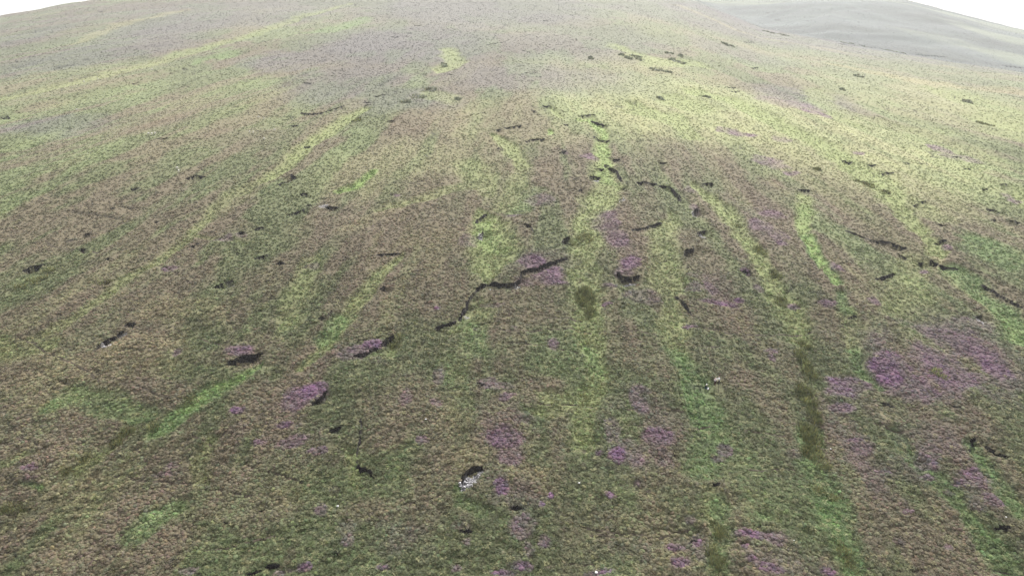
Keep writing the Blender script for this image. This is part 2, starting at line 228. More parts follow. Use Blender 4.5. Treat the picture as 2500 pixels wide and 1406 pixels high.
# eroded peat edges: dark face height in photo pixels, then the top edge left to right (the face looks right of the walking direction)
HAGS = [
(6,[(2,288),(20,284),(26,289)],'thin curved peat edge at the far left border'),
(4,[(262,136),(277,134)],0),(3,[(360,98),(378,95)],0),(4,[(323,204),(337,201)],0),(4,[(742,203),(758,203)],0),(4,[(118,243),(130,240)],0),(5,[(385,339),(410,336)],0),
(9,[(452,437),(475,428),(503,429)],'dark curved peat bank standing alone on the upper left slope'),
(6,[(676,453),(700,440),(716,434)],'thin dark peat edge climbing to a deeper dark hollow'),
(12,[(703,430),(714,427),(724,435)],'deep dark peat hollow at the top of a thin edge'),
(5,[(320,461),(338,459)],0),(5,[(470,462),(484,460)],0),
(5,[(690,292),(705,290),(716,283)],0),(7,[(735,276),(760,277),(790,275),(800,270),(840,259)],'long wavy peat edge above the bright grass strip at upper left'),
(4,[(712,307),(730,308)],0),(6,[(742,352),(756,352)],0),(5,[(1010,61),(1030,61)],0),(4,[(1100,51),(1112,49)],0),(4,[(1130,53),(1147,52)],0),(5,[(1318,51),(1345,49)],0),
(5,[(955,90),(975,90)],0),(4,[(995,82),(1006,81)],0),(3,[(1190,110),(1230,103)],0),(3,[(1270,122),(1295,128)],0),(4,[(1280,178),(1312,175)],0),(4,[(1095,181),(1106,181)],0),(3,[(1410,116),(1440,118)],0),
(5,[(915,235),(940,231)],0),(5,[(885,251),(900,249)],0),(6,[(945,296),(965,293)],0),(6,[(1326,259),(1342,258)],0),(6,[(1300,269),(1312,275)],0),
(8,[(1412,284),(1432,280),(1454,282)],'dark peat bank at the head of the narrow bright green strip'),
(5,[(1445,291),(1460,298),(1475,306),(1492,308)],'stepped thin peat edge right beside the narrow bright green strip'),
(8,[(1213,316),(1227,316)],'short dark peat hole left of a thin level edge'),(6,[(1230,313),(1255,310),(1272,307)],'thin level peat edge running right from a short dark hole'),
(4,[(1375,305),(1387,304)],0),(7,[(1283,346),(1300,341),(1330,340)],'low arched peat edge above the bright green triangle of grass'),
(7,[(1212,364),(1218,360)],0),(7,[(1450,334),(1470,337),(1488,342)],'dark peat edge crossing the narrow bright green strip'),
(6,[(1365,372),(1382,370)],0),(10,[(1497,387),(1513,387)],'rounded dark peat hole right of the green flush'),
(9,[(1472,401),(1480,396),(1486,401)],0),(9,[(1456,408),(1475,407)],'short thick peat bar inside the green flush'),
(14,[(1440,434),(1444,427),(1452,424),(1464,427)],'arched black peat edge round a pale stony floor'),
(8,[(1487,404),(1503,412),(1514,428),(1521,440)],'curved thin peat edge bounding the flush on its upper right'),(7,[(1515,455),(1525,453)],0),
(7,[(1610,397),(1630,397)],0),(8,[(1555,443),(1580,446),(1604,450)],'faint peat edge leading right into a bending black bank'),
(12,[(1608,452),(1640,455),(1655,470),(1664,490)],'black peat bank bending down to the right in upper centre right'),(8,[(1410,466),(1418,461)],0),
(5,[(1832,166),(1850,165)],0),(4,[(1985,146),(2008,148)],0),(3,[(1815,103),(1840,103)],0),(5,[(1776,214),(1795,213)],0),(5,[(1785,224),(1805,223)],0),(4,[(1705,229),(1725,229)],0),
(14,[(2054,388),(2066,386),(2086,392)],'stout black peat bank alone in bright grass on the upper right'),
(5,[(2120,401),(2137,402)],0),(7,[(2147,420),(2160,419),(2182,422)],'low dark peat edge in grass just below the stout black bank'),(4,[(2205,398),(2220,398)],0),(4,[(2245,399),(2263,400)],0),
(6,[(2350,408),(2371,409)],0),(5,[(2325,380),(2346,381)],0),(8,[(1715,449),(1739,448)],'dark peat edge at the head of a yellow grass strip'),(8,[(1948,463),(1973,462)],'short peat edge at the head of the bright green runnel'),
(7,[(2440,449),(2458,449)],0),(8,[(2395,461),(2411,461)],0),(3,[(2220,131),(2310,139)],0),(4,[(2446,160),(2500,166)],0),(4,[(1860,76),(1912,84)],0),(4,[(2045,107),(2085,111),(2135,117)],'thin dark line along the foot of the far hill'),
(13,[(53,662),(78,652),(109,647)],'straight black peat bank near the left border'),
(8,[(208,570),(222,568)],0),(6,[(198,610),(210,608)],0),(3,[(160,588),(176,585)],0),(6,[(258,632),(268,629)],0),(5,[(268,507),(278,506)],0),(4,[(378,541),(386,540)],0),
(9,[(228,855),(252,832),(280,818),(299,806)],'long slanting brown peat edge on the lower left, lower of two'),(10,[(302,797),(312,787),(329,786)],'short curved peat edge at the upper end of a long slanting one'),
(12,[(521,700),(545,688),(568,681)],'short slanting brown-black peat bank on the left slope'),
(15,[(556,884),(590,868),(620,862),(640,857)],'long black peat bank above a green hollow with purple heather behind'),
(9,[(700,525),(730,516),(743,513)],'dark slanting peat edge left of a pale stony nook'),(6,[(745,505),(756,499)],0),(8,[(734,475),(748,471)],0),
(8,[(620,633),(634,628),(652,621)],'ragged small peat edge, left of two near purple heather'),(10,[(674,643),(685,639),(694,646)],'ragged small peat hole, right of two near purple heather'),
(7,[(580,567),(598,565)],0),(6,[(622,560),(641,552)],0),(8,[(778,779),(797,773),(812,760)],'ragged peat edge in brown heather left of a green strip'),(5,[(455,602),(482,591)],0),(7,[(795,506),(828,508)],'low peat edge under a pale stony nook'),
(9,[(1160,538),(1167,527),(1187,517)],'curved peat edge above the broad green hollow'),(12,[(1162,576),(1171,571),(1177,556)],'small hooked peat edge with pale stones left of the green hollow'),
(11,[(926,704),(936,698)],0),(17,[(1368,590),(1377,578),(1387,575)],'stubby black peat hole left of the central green flush'),
(11.5,[(1118,776),(1134,752),(1148,722),(1165,700),(1185,689),(1215,688),(1250,691),(1268,682),(1276,662),(1300,652),(1340,644),(1386,632)],'long black S-shaped peat bank winding across the middle'),
(7,[(1060,802),(1085,790),(1112,778)],'thin peat edge trailing from the lower end of the long winding bank'),
(16,[(928,838),(942,824),(960,816)],'dark peat notch beside a round yellow-green hollow'),(10,[(856,869),(885,857),(905,851),(932,848)],'peat edge under purple heather running left from a dark notch'),
(14,[(1506,662),(1514,672),(1538,678),(1562,674)],'black crescent peat bank under a purple heather mound'),(5,[(1543,562),(1570,557),(1600,546),(1614,540)],'thin dark edge rising to the right through brown heather'),
(8,[(1164,930),(1174,931),(1184,938)],'small black peat nick above purple heather in lower centre'),(6,[(1280,548),(1298,552),(1302,562)],0),(5,[(920,622),(950,616),(980,615)],0),
(13,[(1687,524),(1694,514),(1702,508)],'small black peat cleft with pale stones, upper of three'),(13,[(1701,574),(1710,564),(1722,560)],'small black peat cleft with pale stones, middle of three'),
(14,[(1671,624),(1678,611),(1692,604)],'small black peat cleft, lowest and leftmost of three'),(9,[(1812,663),(1833,660)],'short dark peat nick topped by purple heather'),
(6,[(2065,562),(2100,575),(2124,585)],'faint edge leading right into the long right-hand peat bank'),(12,[(2124,587),(2150,588),(2172,592),(2190,600),(2212,605)],'long ragged black peat bank on the right slope'),
(8,[(2195,622),(2214,624)],'short peat bar just below the long ragged right bank'),(11,[(2243,633),(2253,634)],0),(11,[(2272,635),(2291,641)],'black peat bar leading into a thin edge near the right gully'),
(6,[(2293,645),(2316,648),(2341,652)],'thin peat edge at the head of the right gully'),(5,[(2278,590),(2312,587)],0),(7,[(2244,490),(2258,488)],0),(7,[(2228,499),(2241,495)],0),(5,[(2290,545),(2315,547)],0),
(6,[(2408,508),(2430,512),(2452,521)],'thin peat edge above the short black bank at the right border'),(5,[(2420,538),(2431,537)],0),(13,[(2464,536),(2491,541)],'short black peat bank near the right border'),
(7,[(2400,690),(2420,704),(2450,724),(2480,742),(2500,756)],'long dark edge along the upper side of the right gully'),(7,[(2138,684),(2152,676),(2182,664)],'ragged low peat edge rising right in brown heather'),
(7,[(2069,773),(2090,768)],0),(9,[(2383,774),(2396,767)],'small brown peat nick left of the right gully'),(6,[(1650,716),(1675,742),(1689,766)],'faint peat edge falling to the right near the middle'),
(12,[(758,986),(775,969),(797,953)],'steep dark peat edge below a purple heather knoll'),(11,[(799,1050),(813,1041),(830,1037)],'small rounded peat bank below the steep dark edge'),
(7,[(870,1135),(869,1100),(880,1060),(878,1020)],'thin upright peat edge in brown heather, lower left of centre'),(9,[(872,1128),(882,1140),(903,1144),(916,1162)],'dark hooked foot of the thin upright peat edge'),
(7,[(548,1276),(562,1273)],0),(6,[(630,1243),(644,1238)],0),(12,[(648,1380),(662,1375),(684,1380)],'dark peat arch at the bottom border, left of centre'),(7,[(600,1398),(622,1391),(642,1388)],'low dark edge left of the bottom peat arch'),
(7,[(815,1352),(829,1348)],0),
(17,[(1121,1188),(1124,1172),(1143,1152),(1160,1141),(1178,1139)],'black curved peat edge round a pale stony bed in lower centre'),
(11,[(1248,1237),(1262,1230),(1279,1239)],'brown arched peat nick between two purple heather patches'),(12,[(1124,1298),(1135,1290),(1152,1295)],'small black peat arch below the stony bed'),
(16,[(2429,1284),(2446,1279),(2466,1284)],'black peat hole under dark heather in the lower right corner'),(9,[(1680,1322),(1690,1312),(1702,1320)],'small dark peat nick in purple heather near the bottom'),
(5,[(1740,1181),(1755,1180)],0),(8,[(2371,1100),(2370,1082),(2378,1068)],'upright short peat edge at the lower right'),(7,[(2405,1090),(2430,1103),(2462,1116)],'slanting dark edge beside the lower right gully'),
(6,[(2150,985),(2165,983),(2185,990)],0),(6,[(2325,990),(2340,988),(2355,996)],0)]
BLOBS += [('t',.45,330,880,140,60),('t',.4,450,760,120,40),('t',.35,150,930,120,80),('t',.4,200,1180,100,80),('t',.35,1110,1010,60,50),('t',.35,1130,1120,50,50),('t',.3,700,1210,50,40)]
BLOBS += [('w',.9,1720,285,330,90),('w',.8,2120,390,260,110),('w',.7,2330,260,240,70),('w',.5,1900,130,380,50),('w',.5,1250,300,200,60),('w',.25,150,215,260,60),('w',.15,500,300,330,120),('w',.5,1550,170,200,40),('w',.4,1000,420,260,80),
 ('v',.7,2330,880,220,120),('v',.4,2060,1000,90,70),('v',.35,1250,1000,60,110),('v',.3,1650,960,90,50),('v',.45,2240,1130,240,130),('v',.35,1560,1060,110,120),('v',.4,1250,1250,80,160),('v',.45,1750,1360,260,60),('v',.4,900,1340,160,80),('v',.35,740,1030,110,90),('v',.3,1750,720,120,50),('v',.35,1330,660,110,40),('v',.35,1500,560,50,60),('v',.3,1880,550,60,70),('v',.3,880,850,120,30)]
GRAVEL = [(1146,1170,18,14,1.),(1134,1180,14,10,1.),(1160,1158,12,8,.9),(1128,1184,9,9,1.),(1172,1150,9,5,.8),(1455,434,8,4,1.),(1535,683,22,3,.9),(1695,524,7,7,.9),(1715,572,8,6,.9),(1173,572,6,8,.8),(790,504,12,5,.6),(300,812,10,4,.5),(260,836,16,6,.5),
 (2390,780,6,10,.5),(1520,489,9,3,.7),(1262,690,8,5,.5),(1138,766,6,6,.5),(1675,626,5,5,.6),(560,690,10,5,.4),(1452,436,10,4,.6)]
PATHS = [[(1215,804),(1270,806),(1400,803),(1490,808),(1560,811),(1605,820)],[(1325,779),(1370,780),(1420,776)],[(1235,838),(1330,850),(1410,869)],[(1690,800),(1750,806),(1850,815),(1950,811),(2032,804)],
 [(1660,835),(1700,848),(1765,851)],[(2280,812),(2350,812)],[(1880,988),(1950,1003)],[(2085,1028),(2160,1040),(2200,1051),(2270,1053),(2320,1050),(2380,1036),(2460,1028)],[(1660,1035),(1740,1034)],
 [(1820,1053),(1860,1059),(1925,1057)],[(1828,1144),(1860,1152),(1910,1146),(1945,1141),(1975,1155)],[(2075,1161),(2130,1158),(2185,1161)],[(1800,1289),(1860,1292),(1925,1297)],[(1790,1322),(1830,1334),(1872,1338)],
 [(1900,1345),(1960,1358),(2035,1368)],[(2095,1375),(2160,1388),(2250,1394)],[(2080,1300),(2160,1306),(2240,1304)],[(230,1166),(290,1168),(400,1172),(450,1175),(500,1174)],[(500,1200),(560,1203),(640,1206)],
 [(330,1100),(400,1165)],[(300,933),(360,952),(412,975)],[(60,825),(130,858),(185,890),(240,935)],[(400,655),(440,678),(475,700)],[(1415,1284),(1470,1296),(1530,1298),(1600,1300),(1690,1298)],[(1440,1305),(1540,1308)],
 [(1255,985),(1330,988),(1400,990),(1470,984)],[(1455,1018),(1520,1032),(1600,1037),(1665,1035)],[(1530,991),(1600,997),(1670,1003)],[(990,1231),(1050,1218),(1085,1206)],[(1330,1385),(1400,1379),(1470,1380)],
 [(1000,1160),(1080,1150)],[(2300,1360),(2400,1380),(2470,1392)],[(0,1080),(60,1080),(90,1095)],[(470,1060),(520,1075),(580,1040)],[(1990,1006),(2080,1020)],[(2230,1115),(2330,1135),(2400,1130)],[(600,1130),(680,1165),(740,1190)],
 [(480,830),(560,842),(620,838)],[(480,1345),(560,1330),(680,1313)],[(110,590),(180,610),(250,618)]]

allp = []
def reg(pts):
    i = len(allp); allp.extend(pts); return (i, len(allp))
rS = [reg([(p[0], p[1]) for p in s[2]]) for s in STRIPS]; rB = [reg([(b[2], b[3]), (b[2] + b[4], b[3]), (b[2], b[3] - b[5]), (b[2], b[3] + b[5])]) for b in BLOBS]
rH = [reg(h[1]) for h in HAGS]; rG = [reg([(g[0], g[1]), (g[0] + g[2], g[1]), (g[0], g[1] - g[3]), (g[0], g[1] + g[3])]) for g in GRAVEL]; rP = [reg(p) for p in PATHS]
ap = np.array(allp, float); AX, AY, AR = unp(ap[:, 0], ap[:, 1])
def W(rg): return AX[rg[0]:rg[1]], AY[rg[0]:rg[1]], AR[rg[0]:rg[1]]

# ------------------------------------------------------------------ terrain grid: bearings x distances
ta = np.linspace(-.93, .93, 1120); AZ = np.arctan(ta)
AZ = np.concatenate([np.radians(np.linspace(-180, -44, 34)), AZ, np.radians(np.linspace(44, 180, 34))])
rr = np.linspace(56, 2200, 60000); dens = 739 * 92 / rr ** 2 * .86 + .035 + .1 * ((rr > 850) & (rr < 1600))
cum = np.concatenate([[0], np.cumsum((dens[1:] + dens[:-1]) / 2 * np.diff(rr))])
RW = np.interp(np.arange(0, cum[-1]), cum, rr); RW = np.concatenate([[.5, 8, 18, 30, 42, 50], RW])
nA, nR = len(AZ), len(RW)
GA, GR = np.meshgrid(AZ, RW); X = (np.sin(GA) * GR).ravel(); Y = (np.cos(GA) * GR).ravel(); RD = GR.ravel()
print('terrain', nA, nR, nA * nR)
Z = zsm(X, Y)
# domain-warped copies so that the patch borders are ragged
wx = X + (fbm(X / 9, Y / 9, 31, 4, .62) - .5) * (9 + RD * .012); wy = Y + (fbm(X / 9, Y / 9, 41, 4, .62) - .5) * (11 + RD * .03)
def seg_field(px, py, x, y, wd):
    """max over segments of 1 - d / halfwidth, with width along the line"""
    best = np.full(len(x), -9.)
    for k in range(len(px) - 1):
        ex, ey = px[k + 1] - px[k], py[k + 1] - py[k]; L2 = ex * ex + ey * ey + 1e-9
        t = np.clip(((x - px[k]) * ex + (y - py[k]) * ey) / L2, 0, 1)
        d = np.hypot(x - px[k] - t * ex, y - py[k] - t * ey); hw = wd[k] + (wd[k + 1] - wd[k]) * t
        best = np.maximum(best, 1 - d / np.maximum(hw, .05))
    return best
def box_idx(px, py, m):
    return np.flatnonzero((X > px.min() - m) & (X < px.max() + m) & (Y > py.min() - m) & (Y < py.max() + m))
BLOBS_BROAD = 0
fld = {k: np.zeros(len(X)) for k in 'ygobmptwvl'}
for s, rg in zip(STRIPS, rS):
    px, py, pr = W(rg); wd = np.array([p[2] for p in s[2]]) * pr / 1805 * .62; idx = box_idx(px, py, wd.max() * 1.5 + 12)
    q = min(1, .22 + wd.mean() / 9); f = seg_field(px, py, X[idx] + (wx[idx] - X[idx]) * q, Y[idx] + (wy[idx] - Y[idx]) * q, wd); v = s[1] * 1.0 * ss(-.5, .5, f); a = fld[s[0]]; a[idx] = np.maximum(a[idx], v)
for b, rg in zip(BLOBS, rB):
    px, py, pr = W(rg); cx, cy = px[0], py[0]; a1 = np.hypot(px[1] - cx, py[1] - cy); hy = (py[2] - py[3]) / 2; a2 = max(hy, .6)
    cy = (py[2] + py[3]) / 2; idx = np.flatnonzero((abs(X - cx) < a1 * 1.5 + 12) & (abs(Y - cy) < a2 * 1.5 + 14))
    q = .55 if b[0] == 'p' else 1.
    xx = X[idx] + (wx[idx] - X[idx]) * min(q, a1 / 6); yy = Y[idx] + (wy[idx] - Y[idx]) * min(q, a2 / 6)
    d = np.hypot((xx - cx) / a1, (yy - cy) / a2)
    v = b[1] * (1 - ss(.75, 1.25, d) if b[0] == 'p' else 1 - ss(.5, 1.35, d)); a = fld[b[0]]; a[idx] = np.maximum(a[idx], v)
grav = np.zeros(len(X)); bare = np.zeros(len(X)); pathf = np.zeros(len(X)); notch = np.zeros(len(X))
for g, rg in zip(GRAVEL, rG):
    px, py, pr = W(rg); a1 = px[1] - px[0]; a2 = max((py[2] - py[3]) / 2, .5); cy = (py[2] + py[3]) / 2
    idx = np.flatnonzero((abs(X - px[0]) < a1 * 1.6) & (abs(Y - cy) < a2 * 1.6)); d = np.hypot((X[idx] - px[0]) / a1, (Y[idx] - cy) / a2)
    grav[idx] = np.maximum(grav[idx], g[4] * (1 - ss(.8, 1.1, d)))
PW = []
for p, rg in zip(PATHS, rP):
    px, py, pr = W(rg); t = np.linspace(0, len(px) - 1, len(px) * 9); k = np.arange(len(px)); px = np.interp(t, k, px); py = np.interp(t, k, py)
    py = py + (fbm(px / 4, py * 0, 5, 2) - .5) * 1.6; PW.append((px, py)); idx = box_idx(px, py, 1.5)
    f = seg_field(px, py, X[idx], Y[idx], np.full(len(px), .3)); pathf[idx] = np.maximum(pathf[idx], ss(0, .6, f))
HW = []
def smooth_line(px, py, n=5):
    k = np.arange(len(px)); t = np.linspace(0, len(px) - 1, (len(px) - 1) * n + 1); x = np.interp(t, k, px); y = np.interp(t, k, py)
    for _ in range(3): x[1:-1] = (x[:-2] + 2 * x[1:-1] + x[2:]) / 4; y[1:-1] = (y[:-2] + 2 * y[1:-1] + y[2:]) / 4
    return x, y
for h, rg in zip(HAGS, rH):
    px, py, pr = W(rg); rm = pr.mean(); Hh = max(h[0] * rm / 1805 / .88 * (.82 - .22 * float(ss(180, 300, rm))), .38)
    px, py = smooth_line(px, py, 6); ln = np.concatenate([[0], np.cumsum(np.hypot(np.diff(px), np.diff(py)))]); T = ln[-1]
    # ragged top edge
    n = max(int(T / .35), 8); s = np.linspace(0, T, n); px = np.interp(s, ln, px); py = np.interp(s, ln, py)
    nx = np.gradient(py); ny = -np.gradient(px); q = np.hypot(nx, ny) + 1e-9; nx /= q; ny /= q     # right-hand side = open side
    jit = (fbm(s / 2.2, s * 0 + rg[0], 3, 3) - .5) * min(1.6, Hh * 1.3); px = px + nx * jit; py = py + ny * jit
    hh = Hh * np.minimum(1, .3 + 1.0 * ss(0, .22, np.minimum(s, T - s) / T)) * (.45 + 1.1 * fbm(s / 1.3, s * 0 + 7, rg[0], 3))
    HW.append((px, py, nx, ny, hh, s, rm)); m = Hh * 5 + 1; idx = box_idx(px, py, m)
    if not len(idx): continue
    x = X[idx]; y = Y[idx]; bd = np.full(len(idx), 1e9); bs = np.zeros(len(idx)); bh = np.zeros(len(idx)); be = np.zeros(len(idx))
    for k in range(n - 1):
        ex, ey = px[k + 1] - px[k], py[k + 1] - py[k]; L2 = ex * ex + ey * ey + 1e-9; tt = ((x - px[k]) * ex + (y - py[k]) * ey) / L2; t = np.clip(tt, 0, 1)
        dx = x - px[k] - t * ex; dy = y - py[k] - t * ey; d = np.hypot(dx, dy); side = (dx * ey - dy * ex) / math.sqrt(L2); u = d < bd
        bd = np.where(u, d, bd); bs = np.where(u, side, bs); bh = np.where(u, hh[k] * (1 - t) + hh[k + 1] * t, bh)
        be = np.where(u, np.where((k == 0) & (tt < 0), -tt * math.sqrt(L2), np.where((k == n - 2) & (tt > 1), (tt - 1) * math.sqrt(L2), 0)), be)
    LL = Hh * 3.6 + .8
    dep = bh * ss(0, .22 * 1.0 + rm * .0006, bs) * (1 - ss(Hh * .5, LL, bd)) * (1 - ss(0, Hh * 1.2, be)) * (bd < 1e8)
    notch[idx] = np.maximum(notch[idx], dep)
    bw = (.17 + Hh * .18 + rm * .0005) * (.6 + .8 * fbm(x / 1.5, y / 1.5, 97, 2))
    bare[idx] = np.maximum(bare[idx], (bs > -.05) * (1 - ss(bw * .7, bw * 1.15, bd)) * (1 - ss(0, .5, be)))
# relief: shallow flushes, hummocks
U, V = polar(X, Y)
yg = np.maximum(np.maximum(fld['y'], fld['g']), fld['o'])
near = 1 - ss(250, 700, RD)
Z = Z - yg * .9 - pathf * .08 - notch
hum = (fbm(X / 3.2, Y / 3.2, 51, 3) - .5) * .75 * (1 - .3 * yg) + (fbm(X / 9, Y / 9, 57, 2) - .5) * .9
hum = hum + (fbm(X / 1.3, Y / .9, 61, 2) - .5) * .48 * near
calm = 1 - .75 * ss(130, 350, RD)
hum = hum * calm
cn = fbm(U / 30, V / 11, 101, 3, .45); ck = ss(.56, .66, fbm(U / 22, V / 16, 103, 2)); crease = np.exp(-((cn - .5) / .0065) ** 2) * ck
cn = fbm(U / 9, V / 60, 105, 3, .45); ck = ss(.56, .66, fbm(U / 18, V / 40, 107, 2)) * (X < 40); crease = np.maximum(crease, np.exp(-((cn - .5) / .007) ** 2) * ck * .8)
Z = Z - crease * .25
Z = Z + hum * ss(50, 70, RD) * (1 - np.minimum(1, pathf * .5))
# colours (albedo), in bands that follow the fall of the ground
n1 = fbm(U / 17, V / 70, 71, 4, .55); n2 = fbm(X / 26, Y / 40, 73, 4, .55); n3 = fbm(U / 7, V / 24, 75, 4, .6); kS = ss(220, 420, V + (n2 - .5) * 120); iso = fbm(X / 22, Y / 34, 76, 4, .6); n1 = iso + (n1 - iso) * kS; n3 = iso + (n3 - iso) * kS
n4 = fbm(X / 3, Y / 4, 77, 3, .6); n5 = fbm(X / 60, Y / 90, 79, 3)
def c(*a): return np.array(a)
olive, brown, yel, grn, pur, straw, mauve, rust = c(.096, .112, .05), c(.112, .09, .06), c(.18, .212, .08), c(.108, .19, .058), c(.116, .058, .112), c(.22, .195, .105), c(.09, .088, .098), c(.13, .085, .05)
def mixc(a, b, f): return a + (b - a) * f[:, None]
col = np.tile(olive * .97, (len(X), 1))
col = mixc(col, c(.115, .145, .06), ss(.5, .7, n2) * .8)
col = mixc(col, brown, np.clip(ss(.44, .56, n1 * .6 + n3 * .4) * .9, 0, 1))
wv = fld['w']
col = mixc(col, c(.29, .305, .14), np.clip(wv * (.4 + 1.1 * (n3 - .2)), 0, 1) * .85)  # pale grass, with the upper slope's broad glow painted into its colour
col = mixc(col, brown, np.clip(fld['b'] * (.85 + .9 * (n3 - .4)), 0, 1))
col = mixc(col, rust, ss(.6, .75, n3) * .45 * fld['b'])
col = mixc(col, mauve, np.clip(fld['m'] * (.5 + n3), 0, 1) * .72)
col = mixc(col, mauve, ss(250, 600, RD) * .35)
farm = ss(760, 860, RD) * ss(4, 16, np.degrees(np.arctan2(X, Y)))
col = mixc(col, grn, ss(.63, .74, n3) * .15 * (1 - ss(150, 260, RD)))
col = mixc(col, yel, ss(.6, .75, fbm(U / 9, V / 60, 83, 4)) * .2 * kS)
col = mixc(col, np.array([.13, .14, .07]), np.clip(fld['o'], 0, 1) * .8)
for k, cc in (('t', straw), ('y', yel), ('g', grn), ('l', c(.175, .25, .075))):
    col = mixc(col, cc, np.clip(fld[k] * (.88 + .7 * (n4 * .5 + n3 * .5 - .35)), 0, 1))
vv = fld['v'] * ss(.38, .62, fbm(X / 5, Y / 7, 93, 4, .6))
col = mixc(col, c(.094, .062, .08), np.clip(vv, 0, 1))
pm = np.clip(fld['p'] * (.55 + 1.2 * (n4 - .3)), 0, 1) * ss(.2, .5, fld['p'] + n4 * .4)
col = mixc(col, pur, pm)
col = mixc(col, c(.068, .08, .084) * (.45 + 1.1 * fbm(X / 120 + Y / 300, Y / 45 - X / 200, 87, 4, .6))[:, None], farm * .9)
col = mixc(col, c(.15, .17, .12), farm * ss(.5, .68, fbm(X / 160 + Y / 200, Y / 70, 89, 4)) * .6)
g_ = col.mean(1, keepdims=True); col = g_ + (col - g_) * .93
col = col * (1 + (n4 - .5) * .36 * (1 - .6 * ss(130, 350, RD)))[:, None] * (1 - .3 * crease)[:, None]  # plant colour darkened along creases as painted gully shadow
col = col * (.95 + .24 * ss(90, 300, RD))[:, None]                      # paler sward higher up; foreground cloud shade and distant haze painted into albedo
kind = pm.copy()                                                        # how heathery: purple, brown, mauve
heath = np.clip(pm * 1.2 + ss(.45, .62, n1 * .6 + n3 * .4) * .5 + fld['b'] * .7 + fld['m'] * .7 + vv * .8 - yg * .9 - fld['t'] * .6, 0, 1)
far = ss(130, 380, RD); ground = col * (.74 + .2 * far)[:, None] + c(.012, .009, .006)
ground = ground * (1 - .55 * crease)[:, None]  # faint gully shadow lines painted into the soil colour
ground = mixc(ground, c(.018, .013, .012), np.clip(pathf * .85, 0, 1))
ground = mixc(ground, c(.010, .008, .009), bare)  # dark peat at the foot of each face, its shadow painted in too
ground = mixc(ground, c(.15, .145, .15), np.clip(grav, 0, 1))

co = np.stack([X, Y, Z], 1)
ii = (np.arange(nR - 1)[:, None] * nA + np.arange(nA - 1)[None, :]).ravel()
faces = np.stack([ii, ii + nA, ii + nA + 1, ii + 1], 1)[:, ::-1]
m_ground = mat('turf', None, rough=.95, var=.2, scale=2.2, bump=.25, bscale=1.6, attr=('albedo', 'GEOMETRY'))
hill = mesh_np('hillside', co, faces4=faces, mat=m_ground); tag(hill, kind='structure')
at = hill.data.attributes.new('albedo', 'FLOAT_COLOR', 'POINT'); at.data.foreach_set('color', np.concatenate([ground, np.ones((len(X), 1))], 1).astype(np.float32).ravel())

ZG = Z.reshape(nR, nA)
def gidx(x, y):
    j = np.interp(np.arctan2(x, y), AZ, np.arange(nA)); i = np.interp(np.hypot(x, y), RW, np.arange(nR)); return i, j
def bil(Fd, i, j):
    i0 = np.clip(i.astype(int), 0, nR - 2); j0 = np.clip(j.astype(int), 0, nA - 2); a = i - i0; b = j - j0
    if Fd.ndim == 3: a = a[:, None]; b = b[:, None]
    return (Fd[i0, j0] * (1 - b) + Fd[i0, j0 + 1] * b) * (1 - a) + (Fd[i0 + 1, j0] * (1 - b) + Fd[i0 + 1, j0 + 1] * b) * a
def zg(x, y):
    x = np.atleast_1d(np.asarray(x, float)); y = np.atleast_1d(np.asarray(y, float)); i, j = gidx(x, y); return bil(ZG, i, j)

# ------------------------------------------------------------------ haze
hb = np.array([(sx * 2300, sy * 2300, z) for z in (-420, 330) for sx, sy in ((-1, -1), (1, -1), (1, 1), (-1, 1))], float)
hz = mesh_np('haze', hb, faces4=[(0, 3, 2, 1), (4, 5, 6, 7), (0, 1, 5, 4), (1, 2, 6, 5), (2, 3, 7, 6), (3, 0, 4, 7)], smooth=False); tag(hz, kind='stuff')
hm = bpy.data.materials.new('haze'); hm.use_nodes = True; t = hm.node_tree; t.nodes.clear()
pv = t.nodes.new('ShaderNodeVolumePrincipled'); pv.inputs['Density'].default_value = HAZE_DENSITY; pv.inputs['Color'].default_value = (.91, .95, 1, 1); pv.inputs['Anisotropy'].default_value = .35
o_ = t.nodes.new('ShaderNodeOutputMaterial'); t.links.new(pv.outputs[0], o_.inputs['Volume']); hz.data.materials.append(hm)

# ------------------------------------------------------------------ peat hags
m_peat = mat('wet peat', (.009, .007, .008), rough=.85, var=.4, scale=3, bump=.12, bscale=4); m_peat.node_tree.nodes['Principled BSDF'].inputs['Specular IOR Level'].default_value = .08
LAND = [(478,430,'the curved bank alone'),(80,655,'the straight left bank'),(715,430,'the deep hollow at upper left'),(790,275,'the long wavy edge'),(885,440,'the small vivid green patch'),
 (598,870,'the hollow-head long bank'),(545,690,'the short slanting bank'),(265,825,'the long brown edge'),(1083,158,'the green spot shrub'),(1545,140,'the upper shrub cluster'),(1430,280,'the bright strip head'),
 (1220,316,'the short upper hole'),(1505,387,'the rounded hole'),(1450,430,'the arched bank'),(1640,460,'the bending bank'),(2070,390,'the stout bank in bright grass'),(2360,247,'the lone green shrub'),
 (2170,595,'the long ragged right bank'),(2478,538,'the right border bank'),(2280,638,'the bar by the right gully'),(1250,690,'the long winding bank'),(1430,725,'the big central rush bed'),(2098,187,'the brownish twin shrub'),(1780,112,'the pale shrub on the spur'),
 (30,20,'the left patch of sky'),(2400,20,'the right patch of sky'),(1145,1170,'the stony bed'),(1750,930,'the people'),(2447,1284,'the lower right hole'),(1970,950,'the tall rush column'),(830,1045,'the small rounded bank'),(670,1380,'the arch at the bottom border'),(745,515,'the stony nook edge')]
used_labels = set()
